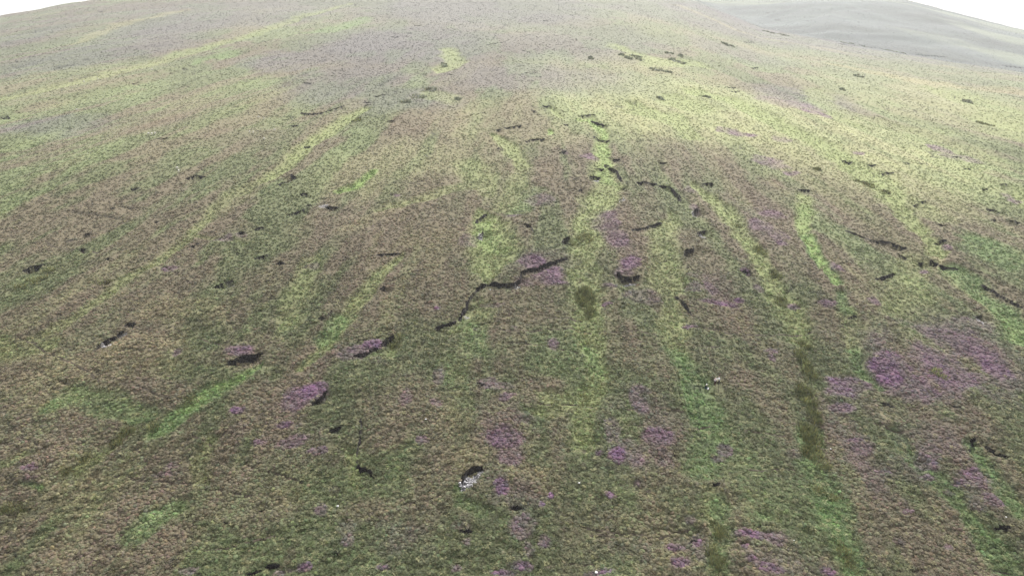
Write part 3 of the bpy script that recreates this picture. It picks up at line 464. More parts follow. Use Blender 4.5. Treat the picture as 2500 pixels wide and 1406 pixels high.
def small_label(x, y, ln):
    near = sorted(LAND, key=lambda l: (l[0] - x) ** 2 + ((l[1] - y) * 1.5) ** 2)
    for a, b, nm in near[:6]:
        dx, dy = x - a, y - b; v_ = 'above' if dy < -abs(dx) * .4 - 1 else 'below' if dy > abs(dx) * .4 + 1 else ''; h_ = 'left' if dx < -abs(dy) * .4 else 'right' if dx > abs(dy) * .4 else ''
        d = math.hypot(dx, dy); D = 'just' if d < 45 else 'a little' if d < 120 else 'well'
        lb = f"{'short' if ln > 19 else 'tiny'} dark peat scar {D} " + (f'{v_} and {h_} of ' if v_ and h_ else f'{v_} ' if v_ else f'{h_} of ') + nm
        if lb not in used_labels: used_labels.add(lb); return lb
    return lb
for h, (px, py, nx, ny, hh, s, rm) in zip(HAGS, HW):
    zt = zg(px - nx * .35, py - ny * .35); n = len(px); rows = []
    prof = [(-.5, -.35, 0), (-.15, -.04, 0), (.0, .0, .1), (.02, -.25, .25), (.16, -.55, .3), (.22, -.85, .25), (.34, -1.08, .2), (-.7, -1.15, 0)]
    g = 1 + rm / 900
    for k, (d, zf, j) in enumerate(prof):
        jj = (fbm(s / .8, s * 0 + k * 3.3, 91, 2) - .5) * 2 * j * .8
        dz = zf if zf > 0 else zf * hh
        rows.append(np.stack([px + nx * (d * g + jj), py + ny * (d * g + jj), zt + dz + (jj * .2 if k < 3 else 0)], 1))
    v = np.concatenate(rows); m = len(prof); base = v[0].copy(); v = v - base
    f = [(k * n + i, k * n + i + 1, ((k + 1) % m) * n + i + 1, ((k + 1) % m) * n + i) for k in range(m) for i in range(n - 1)]
    f3 = [(0 * n, k * n, (k + 1) * n) for k in range(1, m - 1)] + [(n - 1, (k + 1) * n + n - 1, k * n + n - 1) for k in range(1, m - 1)]
    o = mesh_np('peat_bank', v, faces4=f, faces3=f3, mat=m_peat, smooth=False); o.location = base
    if h[2]: tag(o, h[2], 'peat bank', 'eroded peat banks on the moor')
    else:
        tag(o, small_label(h[1][0][0], h[1][0][1], h[1][-1][0] - h[1][0][0]), 'peat scar', 'small peat scars scattered over the moor')

# ------------------------------------------------------------------ sheep paths
m_path = mat('trodden soil', (.05, .04, .028), rough=.95, var=.4, scale=2)
for px, py in PW:
    nx = np.gradient(py); ny = -np.gradient(px); q = np.hypot(nx, ny) + 1e-9; nx /= q; ny /= q
    k = np.arange(len(px)); wd = .17 * (.5 + fbm(k / 5., k * 0, 9, 2)); a = []
    for sgn in (-1, 0, 1):
        x = px + nx * wd * sgn; y = py + ny * wd * sgn; a.append(np.stack([x, y, zg(x, y) + (.045 if sgn else .03)], 1))
    v = np.concatenate(a); n = len(px); f = [(r * n + i, r * n + i + 1, (r + 1) * n + i + 1, (r + 1) * n + i) for r in (0, 1) for i in range(n - 1)]
    o = mesh_np('sheep_path', v, faces4=f, mat=m_path); tag(o, kind='structure')

# ------------------------------------------------------------------ plant tufts, as instanced ground cover
def blades(n, r, h, wd, seed, lean=.9, tipspread=1.):
    g = np.random.default_rng(seed); v = []; f4 = []; f3 = []
    for k in range(n):
        a = g.uniform(0, 2 * math.pi); b = r * .35 * math.sqrt(g.uniform()); L = h * g.uniform(.6, 1.1); sp = r * lean * g.uniform(.3, 1.2)
        cx, cy = b * math.cos(a + 1), b * math.sin(a + 1); ca, sa = math.cos(a), math.sin(a); ww = wd * g.uniform(.7, 1.3)
        i = len(v)
        for (s, z, q) in ((0, -.1, .7), (.45, .72, 1.), ):
            for e in (-1, 1): v.append((cx + ca * sp * s - sa * ww * q * e, cy + sa * sp * s + ca * ww * q * e, z * L))
        v.append((cx + ca * sp, cy + sa * sp, L * g.uniform(.55, .95)))
        f4.append((i, i + 1, i + 3, i + 2)); f3.append((i + 2, i + 3, i + 4))
    return v, f4, f3
def clump(n, r, h, sz, seed):
    g = np.random.default_rng(seed); v = []; f3 = []
    for k in range(n):
        u = g.uniform(0, 2 * math.pi); c_ = g.uniform(0, 1) ** .8; rad = g.uniform(.55, 1) if k % 3 else g.uniform(.2, .8); s_ = math.sqrt(1 - c_ * c_)
        p = np.array([math.cos(u) * s_ * r * rad, math.sin(u) * s_ * r * rad, c_ * h * rad]); nrm = np.array([math.cos(u) * s_, math.sin(u) * s_, c_ + .25]) + g.normal(0, .45, 3); nrm /= np.linalg.norm(nrm)
        e = np.cross(nrm, g.normal(0, 1, 3)); e /= np.linalg.norm(e); q = np.cross(nrm, e); z = sz * g.uniform(.6, 1.3); i = len(v)
        v += [tuple(p - e * z - q * z * .6), tuple(p + e * z - q * z * .6), tuple(p + q * z)]; f3.append((i, i + 1, i + 2))
    ns, nr = 9, 3; i = len(v)
    for a in range(nr + 1):
        for b in range(ns):
            ph = a / nr * 1.35; q = g.uniform(.72, .95); v.append((math.cos(b / ns * 6.283) * math.cos(ph) * r * q, math.sin(b / ns * 6.283) * math.cos(ph) * r * q, math.sin(ph) * h * q - (.15 if a == 0 else 0)))
    for a in range(nr):
        for b in range(ns):
            p, q_ = i + a * ns + b, i + a * ns + (b + 1) % ns; f3 += [(p, q_, q_ + ns), (p, q_ + ns, p + ns)]
    v.append((0, 0, h * .85)); f3 += [(i + nr * ns + b, i + nr * ns + (b + 1) % ns, len(v) - 1) for b in range(ns)]
    return v, None, f3
m_tuft = mat('grass blades', None, rough=.7, attr=('tcol', 'INSTANCER'), trans=.25)
m_heath = mat('heather sprigs', None, rough=.85, attr=('tcol', 'INSTANCER'), trans=.12)
protos_g = [mesh_np('grass_tuft', *blades(30, .55, .55, .035, 100 + k)[:1], faces4=blades(30, .55, .55, .035, 100 + k)[1], faces3=blades(30, .55, .55, .035, 100 + k)[2], mat=m_tuft, link=False, smooth=False) for k in range(5)]
protos_h = []
for k in range(5):
    v, _, f3 = clump(46, .5, .5, .075, 200 + k); protos_h.append(mesh_np('heather_clump', v, faces3=f3, mat=m_heath, link=False, smooth=False))
def scatter(name, protos, P, rot, scl, tcol):
    pc = bpy.data.collections.new(name + '_kinds')
    for p in protos: pc.objects.link(p)
    me = bpy.data.meshes.new(name); me.vertices.add(len(P)); me.vertices.foreach_set('co', P.astype(np.float32).ravel())
    a = me.attributes.new('rot', 'FLOAT_VECTOR', 'POINT'); a.data.foreach_set('vector', rot.astype(np.float32).ravel())
    a = me.attributes.new('scl', 'FLOAT_VECTOR', 'POINT'); a.data.foreach_set('vector', scl.astype(np.float32).ravel())
    a = me.attributes.new('tcol', 'FLOAT_COLOR', 'POINT'); a.data.foreach_set('color', np.concatenate([tcol, np.ones((len(P), 1))], 1).astype(np.float32).ravel())
    o = bpy.data.objects.new(name, me); C.objects.link(o); tag(o, kind='stuff')
    ng = bpy.data.node_groups.new(name, 'GeometryNodeTree'); ng.interface.new_socket('Geometry', in_out='INPUT', socket_type='NodeSocketGeometry'); ng.interface.new_socket('Geometry', in_out='OUTPUT', socket_type='NodeSocketGeometry')
    N = ng.nodes.new; l = ng.links.new; gi = N('NodeGroupInput'); go = N('NodeGroupOutput'); mp_ = N('GeometryNodeMeshToPoints'); ip = N('GeometryNodeInstanceOnPoints')
    ci = N('GeometryNodeCollectionInfo'); ci.inputs['Collection'].default_value = pc; ci.inputs['Separate Children'].default_value = True; ci.inputs['Reset Children'].default_value = True
    ar = N('GeometryNodeInputNamedAttribute'); ar.data_type = 'FLOAT_VECTOR'; ar.inputs['Name'].default_value = 'rot'
    asc = N('GeometryNodeInputNamedAttribute'); asc.data_type = 'FLOAT_VECTOR'; asc.inputs['Name'].default_value = 'scl'; e2r = N('FunctionNodeEulerToRotation')
    ri = N('FunctionNodeRandomValue'); ri.data_type = 'INT'; ri.inputs['Max'].default_value = len(protos) - 1
    l(gi.outputs[0], mp_.inputs['Mesh']); l(mp_.outputs[0], ip.inputs['Points']); l(ci.outputs[0], ip.inputs['Instance']); ip.inputs['Pick Instance'].default_value = True
    for q in ri.inputs:
        if q.type == 'INT' and q.name == 'Max' and q.enabled: q.default_value = len(protos) - 1
        if q.type == 'INT' and q.name == 'Min' and q.enabled: q.default_value = 0
    l([q for q in ri.outputs if q.enabled][0], ip.inputs['Instance Index']); l(ar.outputs[0], e2r.inputs[0]); l(e2r.outputs[0], ip.inputs['Rotation']); l(asc.outputs[0], ip.inputs['Scale']); l(ip.outputs[0], go.inputs[0])
    md = o.modifiers.new('scatter', 'NODES'); md.node_group = ng; return o
NP = 860000
i0 = 4.0; qi = rng.uniform(i0, nR - 2, NP); qj = rng.uniform(34, nA - 35, NP)
qr = np.interp(qi, np.arange(nR), RW); keep = rng.uniform(size=NP) < np.clip(qr / 300, .22, 1) * (1 - .3 * ss(500, 1200, qr)); qi = qi[keep]; qj = qj[keep]; qr = qr[keep]
def gr2(f): return f.reshape((nR, nA) + f.shape[1:])
qp = bil(gr2(pathf), qi, qj); qg = bil(gr2(grav), qi, qj); qn = bil(gr2(bare), qi, qj)
qx, qy = bil(gr2(X), qi, qj), bil(gr2(Y), qi, qj); fx, fy, _ = unp([1755, 1745, 1722], [938, 940, 942]); qd = np.min([np.hypot((qx - a) / .9, (qy - b + .7) / 1.3) for a, b in zip(fx, fy)], axis=0)
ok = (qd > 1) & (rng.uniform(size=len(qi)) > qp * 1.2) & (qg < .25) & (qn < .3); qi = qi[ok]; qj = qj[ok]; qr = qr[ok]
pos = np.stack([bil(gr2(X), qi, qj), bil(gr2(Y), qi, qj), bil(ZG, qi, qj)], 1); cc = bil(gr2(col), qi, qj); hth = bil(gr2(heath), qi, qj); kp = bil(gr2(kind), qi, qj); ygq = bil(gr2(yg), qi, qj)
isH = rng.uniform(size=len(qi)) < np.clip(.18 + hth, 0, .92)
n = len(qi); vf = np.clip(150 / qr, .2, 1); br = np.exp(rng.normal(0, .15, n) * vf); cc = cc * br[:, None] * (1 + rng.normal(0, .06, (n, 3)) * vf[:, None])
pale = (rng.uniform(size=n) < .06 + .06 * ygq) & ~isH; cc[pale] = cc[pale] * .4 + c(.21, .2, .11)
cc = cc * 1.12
sz = rng.uniform(.45, .9, n) * (1 + .3 * ss(200, 700, qr)); nl = 1.
rot = np.stack([rng.normal(0, .15, n), rng.normal(0, .15, n), rng.uniform(0, 6.28, n)], 1)
scl = np.stack([sz * rng.uniform(1, 1.5, n), sz, sz * rng.uniform(.55, 1.0, n) * (1 - .55 * ss(120, 350, qr))], 1)
cc = np.clip(cc, .005, .6)
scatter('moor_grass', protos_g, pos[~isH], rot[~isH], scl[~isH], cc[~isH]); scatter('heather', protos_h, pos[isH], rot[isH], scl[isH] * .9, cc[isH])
print('tufts', n, isH.sum())
# pale stones on the eroded beds
m_stone = mat('pale stone', None, rough=.8, attr=('tcol', 'INSTANCER'))
def rock(seed, n=14):
    g = np.random.default_rng(seed); import bmesh; bm = bmesh.new(); bmesh.ops.create_icosphere(bm, subdivisions=1, radius=.5)
    for v_ in bm.verts: v_.co = v_.co * g.uniform(.7, 1.15); v_.co.z *= .6
    me = bpy.data.meshes.new('stone'); bm.to_mesh(me); bm.free(); return me
sp = []
for k in range(4):
    me = rock(k); me.materials.append(m_stone); sp.append(bpy.data.objects.new('stone_kind', me))
G_ = np.flatnonzero(grav > .3); pick = rng.choice(G_, size=min(len(G_) * 3, 9000)); n = len(pick)
P = np.stack([X[pick] + rng.normal(0, .12, n), Y[pick] + rng.normal(0, .15, n), Z[pick] + .02], 1); s_ = rng.uniform(.06, .26, n) ** 1.0 * (1 + RD[pick] / 500)
tcs = (c(.36, .35, .37) * np.exp(rng.normal(-.5, .6, n))[:, None]).clip(.02, .85)
kk = rng.uniform(size=n) < .5; P = P[kk]; s_ = s_[kk]; tcs = tcs[kk]; n = len(P)
scatter('gravel', sp, P, rng.uniform(0, 6.28, (n, 3)) * c(.1, .1, 1), np.stack([s_ * 1.2, s_, s_ * .8], 1), tcs)

# ------------------------------------------------------------------ rush beds: things, each of upright stems
m_rush = mat('rush stems', None, rough=.7, var=.45, scale=1.5, attr=('stem', 'GEOMETRY'), trans=.15); m_rush['tone'] = (.11, .125, .055)
m_rush2 = mat('pale rush stems', None, rough=.7, var=.3, scale=1.5, attr=('stem', 'GEOMETRY'), trans=.15); m_rush2['tone'] = (.14, .155, .07)
m_rushf = mat('far rush stems', None, rough=.8, var=.3, scale=.5, attr=('stem', 'GEOMETRY')); m_rushf['tone'] = (.19, .215, .15)
def rush(px, py, ax, ay, n, hgt, m, label, cat='rushes', group='dark rush beds in the flushes', wd=.02, name='rush_bed'):
    x, y, r = unp([px, px + ax, px, px], [py, py, py - ay, py + ay]); a1 = abs(x[1] - x[0]); a2 = max(abs(y[2] - y[3]) / 2, .35); cx, cy = x[0], (y[2] + y[3]) / 2
    g = np.random.default_rng(int(px * 7 + py)); n = int(n * .6); v = []; f4 = []; f3 = []; nc = max(5, n // 26); th = g.uniform(0, 6.28, nc); q = np.sqrt(g.uniform(0, 1, nc)); q = q * .95
    hx = cx + np.cos(th) * q * a1; hy = cy + np.sin(th) * q * a2; hs = g.uniform(.6, 1.25, nc); k = g.integers(0, nc, n); wr = max(.3, min(a1, a2) * .17)
    bx = hx[k] + g.normal(0, wr, n); by = hy[k] + g.normal(0, wr, n); bz = zg(bx, by) - .05; bx0, by0, bz0 = cx, cy, zg(cx, cy)[0]
    az = g.uniform(0, 6.28, n); L_ = .8 * hgt * hs[k] * g.uniform(.6, 1.1, n); tx = (bx - hx[k]) * .5 + g.normal(0, .22, n) * hgt; ty = (by - hy[k]) * .5 + g.normal(0, .22, n) * hgt; ww = wd * (1 + r[0] / 160)
    for i in range(n):
        ca, sa = math.cos(az[i]) * ww, math.sin(az[i]) * ww; j = len(v); X0, Y0, Z0 = bx[i] - bx0, by[i] - by0, bz[i] - bz0
        v += [(X0 - ca, Y0 - sa, Z0), (X0 + ca, Y0 + sa, Z0), (X0 + tx[i] * .4 + ca * .8, Y0 + ty[i] * .4 + sa * .8, Z0 + L_[i] * .6), (X0 + tx[i] * .4 - ca * .8, Y0 + ty[i] * .4 - sa * .8, Z0 + L_[i] * .6), (X0 + tx[i], Y0 + ty[i], Z0 + L_[i])]
        f4.append((j, j + 1, j + 2, j + 3)); f3.append((j + 3, j + 2, j + 4))
    o = mesh_np(name, v, faces4=f4, faces3=f3, mat=m, smooth=False)
    tone = np.exp(g.normal(0, .3, n) + g.normal(0, .35, nc)[k]); brn = g.uniform(0, 1, n) < .2; b3 = c(*m['tone'])[None] * tone[:, None]; b3[brn] = b3[brn] * c(1.5, 1.15, .95)
    at = o.data.attributes.new('stem', 'FLOAT_COLOR', 'POINT'); at.data.foreach_set('color', np.repeat(np.concatenate([np.clip(b3, 0, .4), np.ones((n, 1))], 1), 5, 0).astype(np.float32).ravel())
    o.location = (bx0, by0, bz0); tag(o, label, cat, group); return o
for a in [(1428,722,22,24,3800,1.3,m_rush,'large dark rush bed standing in the central green flush, below the long winding bank'),(1438,755,14,12,1200,1.2,m_rush,'narrow tail of rushes under the large central rush bed'),
 (1430,576,22,14,1200,1.0,m_rush2,'round pale rush bed at the top of the central flush'),
 (1965,838,11,18,1100,1.2,m_rush,'topmost clump of the long dark rush column on the right'),(1954,872,13,15,1100,1.2,m_rush,'left bulge of rushes near the top of the right rush column'),
 (1976,905,12,24,1600,1.2,m_rush,'slim middle stretch of the right rush column'),(1969,968,20,28,2600,1.3,m_rush,'widest dark clump of the right rush column, above a green spot'),
 (1990,1015,12,20,1400,1.2,m_rush,'thin neck of rushes right of the green spot'),(1982,1060,24,30,2800,1.3,m_rush,'broad mottled rush clump left of a small bright green patch'),
 (1985,1105,20,18,1500,1.2,m_rush,'lower end of the broad mottled rush clump'),(2008,1135,18,12,700,1.0,m_rush2,'ragged last rushes at the foot of the right rush column'),
 (1990,1190,16,10,600,.9,m_rush2,'small brownish rush clump on bluish green grass'),(2035,1208,12,8,400,.9,m_rush2,'tiny brownish rush clump, right one on the bluish green grass'),
 (1750,1290,16,24,1100,1.1,m_rush2,'olive rush strip near the bottom border, upper part'),(1745,1360,18,34,1500,1.1,m_rush2,'olive rush strip near the bottom border, lower part'),
 (2065,1350,16,40,1300,1.1,m_rush2,'dull rush strip by the bottom border below the bluish grass'),
 (1848,600,10,9,500,1.1,m_rush,'upper rush clump in the yellow strip on the right'),(1860,612,9,7,350,1.1,m_rush,'rush clump just right of the upper one in the yellow strip'),(1894,668,10,14,700,1.2,m_rush,'upright rush clump in the middle of the yellow strip'),
 (1908,732,12,10,600,1.1,m_rush,'compact rush clump at the lower end of the yellow strip'),(1800,545,10,5,250,.9,m_rush2,'small rush clump high in the yellow strip'),
 (2290,915,15,14,700,1.0,m_rush2,'lone olive rush clump among the purple heather'),(965,828,12,16,700,1.1,m_rush2,'rushes right of the dark peat notch'),
 (308,1052,16,10,700,1.2,m_rush,'dark rush clump in the lower left gully'),(282,1075,12,8,500,1.1,m_rush,'second rush clump down the lower left gully'),(212,1118,22,8,500,1.0,m_rush2,'pale rush row in the lower left gully'),(165,1150,16,8,400,1.0,m_rush2,'sparse rushes low in the lower left gully'),
 (18,1245,18,16,700,1.2,m_rush2,'rush bed at the left border near the bottom'),(52,1240,10,10,300,1.0,m_rush2,'small rush clump right of the left border bed'),
 (372,1038,16,8,400,.9,m_rush2,'pale greyish rush clump beside the lower left gully'),(460,975,16,10,400,.9,m_rush2,'pale rush clump at the lower edge of the green strip'),
 (90,685,26,8,700,1.1,m_rush2,'long rush bed below the straight black bank at left'),(125,660,14,8,400,1.1,m_rush2,'rush clump at the right end of the straight black bank'),(55,700,16,6,300,1.0,m_rush2,'small rushes at the left of the long rush bed'),
 (250,690,24,6,400,.9,m_rush2,'low rush row on the left slope'),(1430,830,14,12,300,.8,m_rush2,'faint rushes low in the central flush'),(1430,965,16,22,500,.9,m_rush2,'thin rushes near the foot of the central flush')]:
    rush(*a)
for (px, py, ax, ay, lb) in [(1083,158,12,4,'round grey-green shrub on a bright green spot high on the hill'),(1515,134,9,3,'small shrub at the left of the shrub cluster on the upper hill'),(1530,139,8,3,'second small shrub of the upper hill cluster'),(1540,144,7,3,'lowest small shrub of the upper hill cluster'),
 (1553,136,10,3,'broad shrub in the middle of the upper hill cluster'),(1560,145,11,3,'flat shrub at the right of the upper hill cluster'),(1648,146,12,3,'flat shrub in the right-hand group of the upper hill'),(1663,138,6,3,'small shrub topmost of the right-hand group'),(1665,152,8,4,'shrub at the lower right of the right-hand group'),
 (1635,131,14,2,'thin line of low shrubs above the right-hand group'),(1600,171,14,3,'row of low shrubs below the cluster, left piece'),(1626,176,14,2,'row of low shrubs below the cluster, right piece'),(1443,143,7,3,'single shrub left of the upper hill cluster'),(1611,240,9,3,'small dark shrub in bright grass, upper right of centre'),
 (1724,235,8,3,'small dark shrub under two peat scars'),(2098,187,10,3,'brownish twin shrub on tan grass, upper right'),(2360,247,13,4,'green shrub alone on the right upper slope'),(2410,303,14,3,'low shrub pair near the right border'),
 (2057,220,3,2,'tiny round shrub on the right upper slope'),(992,249,16,4,'long grey-green shrub left of a hollow, lower one'),(1022,236,20,5,'long grey-green shrub in the upper middle'),(1050,219,14,5,'grey-green shrub topmost of three in a line'),(1120,242,8,3,'small shrub right of the long grey-green ones'),(875,294,14,4,'grey-green shrub above a bright strip at upper left'),
 (1780,112,8,4,'pale shrub on the upper right spur'),(1768,107,4,2,'tiny shrub beside the pale one on the upper right spur'),(1870,77,6,2,'first dark shrub along the valley stream'),(1905,85,10,2,'second dark shrub along the valley stream'),(2080,108,24,2,'dark streamside scrub under the far hill, longest piece'),
 (2170,124,6,2,'tiny bush on the skyline of the near slope'),(2000,414,12,4,'small rushy clump in bright grass on the right'),(2100,440,16,6,'rush clumps in the widest bright grass, left group'),(2125,448,14,6,'rush clumps in the widest bright grass, right group'),(2165,465,8,4,'small rush clump right of the bright grass groups')]:
    rush(px, py, ax, ay, 380, 1.15 if py < 400 else .95, m_rushf if py < 260 else m_rush2, lb, 'shrub', 'small shrubs and rushes on the upper slope', wd=.035, name='shrub')

# ------------------------------------------------------------------ loose pale stones
m_rock = mat('weathered pale stone', (.42, .42, .41), rough=.8, var=.15, scale=6)
for px, py, s, lb in [(1414,1176,.34,'small white stone in grass, lower centre right of the stony bed'),(1456,1400,.5,'white stone at the bottom border of the photo'),(2456,1263,.3,'white stone above the lower right peat hole'),(825,1237,.42,'pale stone in brown heather, lower left of centre'),
 (1937,1327,.25,'tiny pale stone between two purple patches at the bottom'),(1040,1026,.35,'pale stone among brown heather left of centre'),(2028,1097,.3,'cream stone at the edge of the near right heather'),(1197,706,.4,'white stone below the long winding bank'),(1522,487,.5,'white stone patch right of the central flush')]:
    x, y, r = unp([px], [py]); me = rock(int(px)); me.materials.append(m_rock); o = bpy.data.objects.new('stone', me); C.objects.link(o)
    o.scale = (s * 1.2, s, s * .9); o.location = (x[0], y[0], zg(x, y)[0] + s * .45 + .12); o.rotation_euler = (0, 0, px); tag(o, lb, 'stone', 'pale stones on the moor')

# ------------------------------------------------------------------ skinned figures
def skin_mesh(pts, edges, rad, sub=1, root=0):
    me = bpy.data.meshes.new('skin'); me.from_pydata(pts, edges, []); o = bpy.data.objects.new('skin', me); C.objects.link(o)
    sk = o.modifiers.new('s', 'SKIN'); sk.use_smooth_shade = True
    for i, v in enumerate(me.skin_vertices[0].data): v.radius = (rad[i], rad[i]) if not isinstance(rad[i], tuple) else rad[i]; v.use_root = (i == root)
    if sub: o.modifiers.new('b', 'SUBSURF').levels = sub
    dg = bpy.context.evaluated_depsgraph_get(); out = bpy.data.meshes.new_from_object(o.evaluated_get(dg)); bpy.data.objects.remove(o); bpy.data.meshes.remove(me); return out
m_skin = mat('skin', (.55, .36, .28), rough=.6); m_wool = mat('fleece', (.52, .5, .46), rough=.95, bump=.02, bscale=30); m_face = mat('sheep face', (.6, .57, .52))
def person(px, py, rz, joints, mats, zones, label, hair, headc):
    """joints: dict name -> (x,y,z); one continuous body, clothing colours by zone"""
    J = joints; names = list(J); ix = {k: i for i, k in enumerate(names)}
    E = [('pelvis','waist'),('waist','chest'),('chest','neck'),('neck','head'),('head','crown')]
    for s in 'LR': E += [('chest','sh'+s),('sh'+s,'el'+s),('el'+s,'wr'+s),('wr'+s,'pa'+s),('pelvis','hip'+s),('hip'+s,'kn'+s),('kn'+s,'an'+s),('an'+s,'to'+s)]
    Rr = dict(pelvis=.15,waist=.135,chest=.165,neck=.06,head=.1,crown=.075); 
    for s in 'LR': Rr.update({'sh'+s:.075,'el'+s:.05,'wr'+s:.035,'pa'+s:.035,'hip'+s:.095,'kn'+s:.065,'an'+s:.048,'to'+s:.04})
    x, y, r = unp([px], [py]); z = zg(x, y)[0] + .12
    root = bpy.data.objects.new('person', None); C.objects.link(root); root.location = (x[0], y[0], z); root.rotation_euler = (0, 0, rz); tag(root, label, 'person', 'people out on the open moor')
    pts = [J[k] for k in names]; edges = [(ix[a], ix[b]) for a, b in E]; rad = [Rr[k] for k in names]
    for s in 'LR':                                                        # thumb and four fingers on each hand
        p = Vector(J['pa'+s]); d = (p - Vector(J['wr'+s])).normalized(); side = d.cross(Vector((0, 0, 1))); side = side.normalized() if side.length > .1 else Vector((1, 0, 0))
        for q, ln in ((-1.5, .06), (-.5, .075), (.5, .08), (1.5, .07), (2.6, .05)):
            a = len(pts); pts.append(tuple(p + side * q * .02 + d * ln * (.5 if q > 2 else 1) + side * (.03 if q > 2 else 0))); rad.append(.011); edges.append((ix['pa'+s], a))
            b = len(pts); pts.append(tuple(Vector(pts[a]) + d * ln * .5 + Vector((0, 0, -.02)))); rad.append(.009); edges.append((a, b))
    me = skin_mesh(pts, edges, rad, 1, ix['pelvis'])
    for m in mats: me.materials.append(m)
    bones = [(Vector(J[a]), Vector(J[b]), zones.get(b, zones.get(a, 0))) for a, b in E]
    for f in me.polygons:
        c0 = Vector(f.center); best = 9; zi = 0
        for a, b, q in bones:
            e = b - a; t = max(0, min(1, (c0 - a).dot(e) / max(e.length_squared, 1e-6))); d = (c0 - a - e * t).length
            if d < best: best, zi = d, q
        f.material_index = zi; f.use_smooth = True
    b = bpy.data.objects.new('body', me); C.objects.link(b); b.parent = root
    H = Vector(J['head']); Cn = Vector(J['crown']); up = (Cn - H).normalized(); fw = Vector(headc).normalized()
    import bmesh
    bm = bmesh.new(); bmesh.ops.create_icosphere(bm, subdivisions=2, radius=.115)                       # hair cap, open over the face
    bmesh.ops.delete(bm, geom=[v for v in bm.verts if v.co.normalized().dot(fw) > .45 and v.co.z < .06 or v.co.z < -.07], context='VERTS')
    for v in bm.verts: v.co = v.co * Vector((1, 1.08, 1.1)) if 0 else Vector((v.co.x, v.co.y, v.co.z * 1.1))
    hm_ = bpy.data.meshes.new('hair'); bm.to_mesh(hm_); bm.free(); hm_.materials.append(hair); ho = bpy.data.objects.new('hair', hm_); C.objects.link(ho); ho.parent = root; ho.location = H + up * .06 - fw * .015
    bm = bmesh.new(); side = fw.cross(Vector((0, 0, 1))).normalized()                                    # nose, eyes, mouth as small raised forms
    for off, s in ((fw * .115, (.014, .022, .025)), (fw * .10 + side * .035 + Vector((0, 0, .03)), (.012, .012, .008)), (fw * .10 - side * .035 + Vector((0, 0, .03)), (.012, .012, .008)), (fw * .10 - Vector((0, 0, .045)), (.02, .02, .006)),
                   (side * .105, (.012, .02, .03)), (-side * .105, (.012, .02, .03))):
        r0 = bmesh.ops.create_icosphere(bm, subdivisions=1, radius=1.)
        for v in r0['verts']: v.co = Vector((v.co.x * s[0], v.co.y * s[1], v.co.z * s[2])) + off
    fm = bpy.data.meshes.new('face'); bm.to_mesh(fm); bm.free(); fm.materials.append(m_skin); fo = bpy.data.objects.new('face', fm); C.objects.link(fo); fo.parent = root; fo.location = H + up * .02
    return root
def cloth(n, c_): return mat(n, c_, rough=.9, var=.15, scale=8)
mW, mNavy, mMaroon, mGrey, mBlk, mTeal = cloth('white cotton', (.8, .79, .82)), cloth('navy cloth', (.012, .014, .04)), cloth('maroon cloth', (.045, .01, .012)), cloth('pinkish grey cloth', (.5, .42, .44)), cloth('black cloth', (.012, .012, .015)), cloth('dark teal cloth', (.01, .05, .06))
hairD, hairL, capW = mat('dark hair', (.03, .02, .018)), mat('fair hair', (.5, .42, .32)), mat('white cap', (.85, .85, .85))
std = dict(pelvis=(0,0,.95),waist=(0,0,1.1),chest=(0,.02,1.34),neck=(0,.03,1.5),head=(0,.05,1.62),crown=(0,.05,1.74),
 shL=(-.19,0,1.42),elL=(-.24,.16,1.2),wrL=(-.14,.40,1.2),paL=(-.12,.48,1.21),shR=(.19,0,1.42),elR=(.24,.16,1.18),wrR=(.16,.40,1.12),paR=(.14,.48,1.12),
 hipL=(-.1,0,.9),knL=(-.12,.03,.5),anL=(-.13,0,.08),toL=(-.14,.15,.04),hipR=(.1,0,.9),knR=(.12,.03,.5),anR=(.13,0,.08),toR=(.14,.15,.04))
zt = {k: 1 for k in ('waist','chest','shL','shR','elL','elR','wrL','wrR')}; zt.update({k: 2 for k in ('pelvis','hipL','hipR','knL','knR','anL','anR')}); zt.update({k: 3 for k in ('toL','toR')}); zt['pelvis'] = 2
# right figure turned left (-x), arms held out across; the left one half turned towards it
right = dict(std); right.update(elL=(-.23,.2,1.3),wrL=(-.1,.46,1.34),paL=(-.08,.55,1.34),elR=(.22,.18,1.14),wrR=(.1,.44,1.06),paR=(.08,.53,1.05))
person(1755, 938, R(80), right, [m_skin, mW, mNavy, mBlk], zt, 'standing person in a white top and navy trousers holding both arms out to the left', hairD, (0, 1, -.1))
left = dict(std); left.update(elL=(-.3,.02,1.18),wrL=(-.22,.16,1.0),paL=(-.2,.23,.95))
z2 = dict(zt); z2.update(waist=4)
person(1745, 940, R(-50), left, [m_skin, mGrey, mMaroon, mBlk, mBlk], z2, 'standing person with fair hair, pale sleeves and dark maroon trousers, left of the pair', hairL, (0, 1, -.1))
cr = dict(pelvis=(0,-.1,.3),waist=(0,-.02,.45),chest=(0,.14,.64),neck=(0,.22,.78),head=(0,.27,.88),crown=(0,.29,.99),shL=(-.19,.12,.7),elL=(-.27,.28,.5),wrL=(-.16,.48,.42),paL=(-.13,.56,.4),shR=(.19,.12,.7),elR=(.27,.28,.5),wrR=(.16,.48,.42),paR=(.13,.56,.4),
 hipL=(-.12,-.06,.3),knL=(-.17,.36,.5),anL=(-.15,.12,.08),toL=(-.16,.28,.04),hipR=(.12,-.06,.3),knR=(.17,.36,.5),anR=(.15,.12,.08),toR=(.16,.28,.04))
zc = dict(zt); person(1722, 942, R(-75), cr, [m_skin, mBlk, mTeal, mBlk], zc, 'crouching person in black and dark teal with a white cap, left of the pair', capW, (0, 1, -.4))
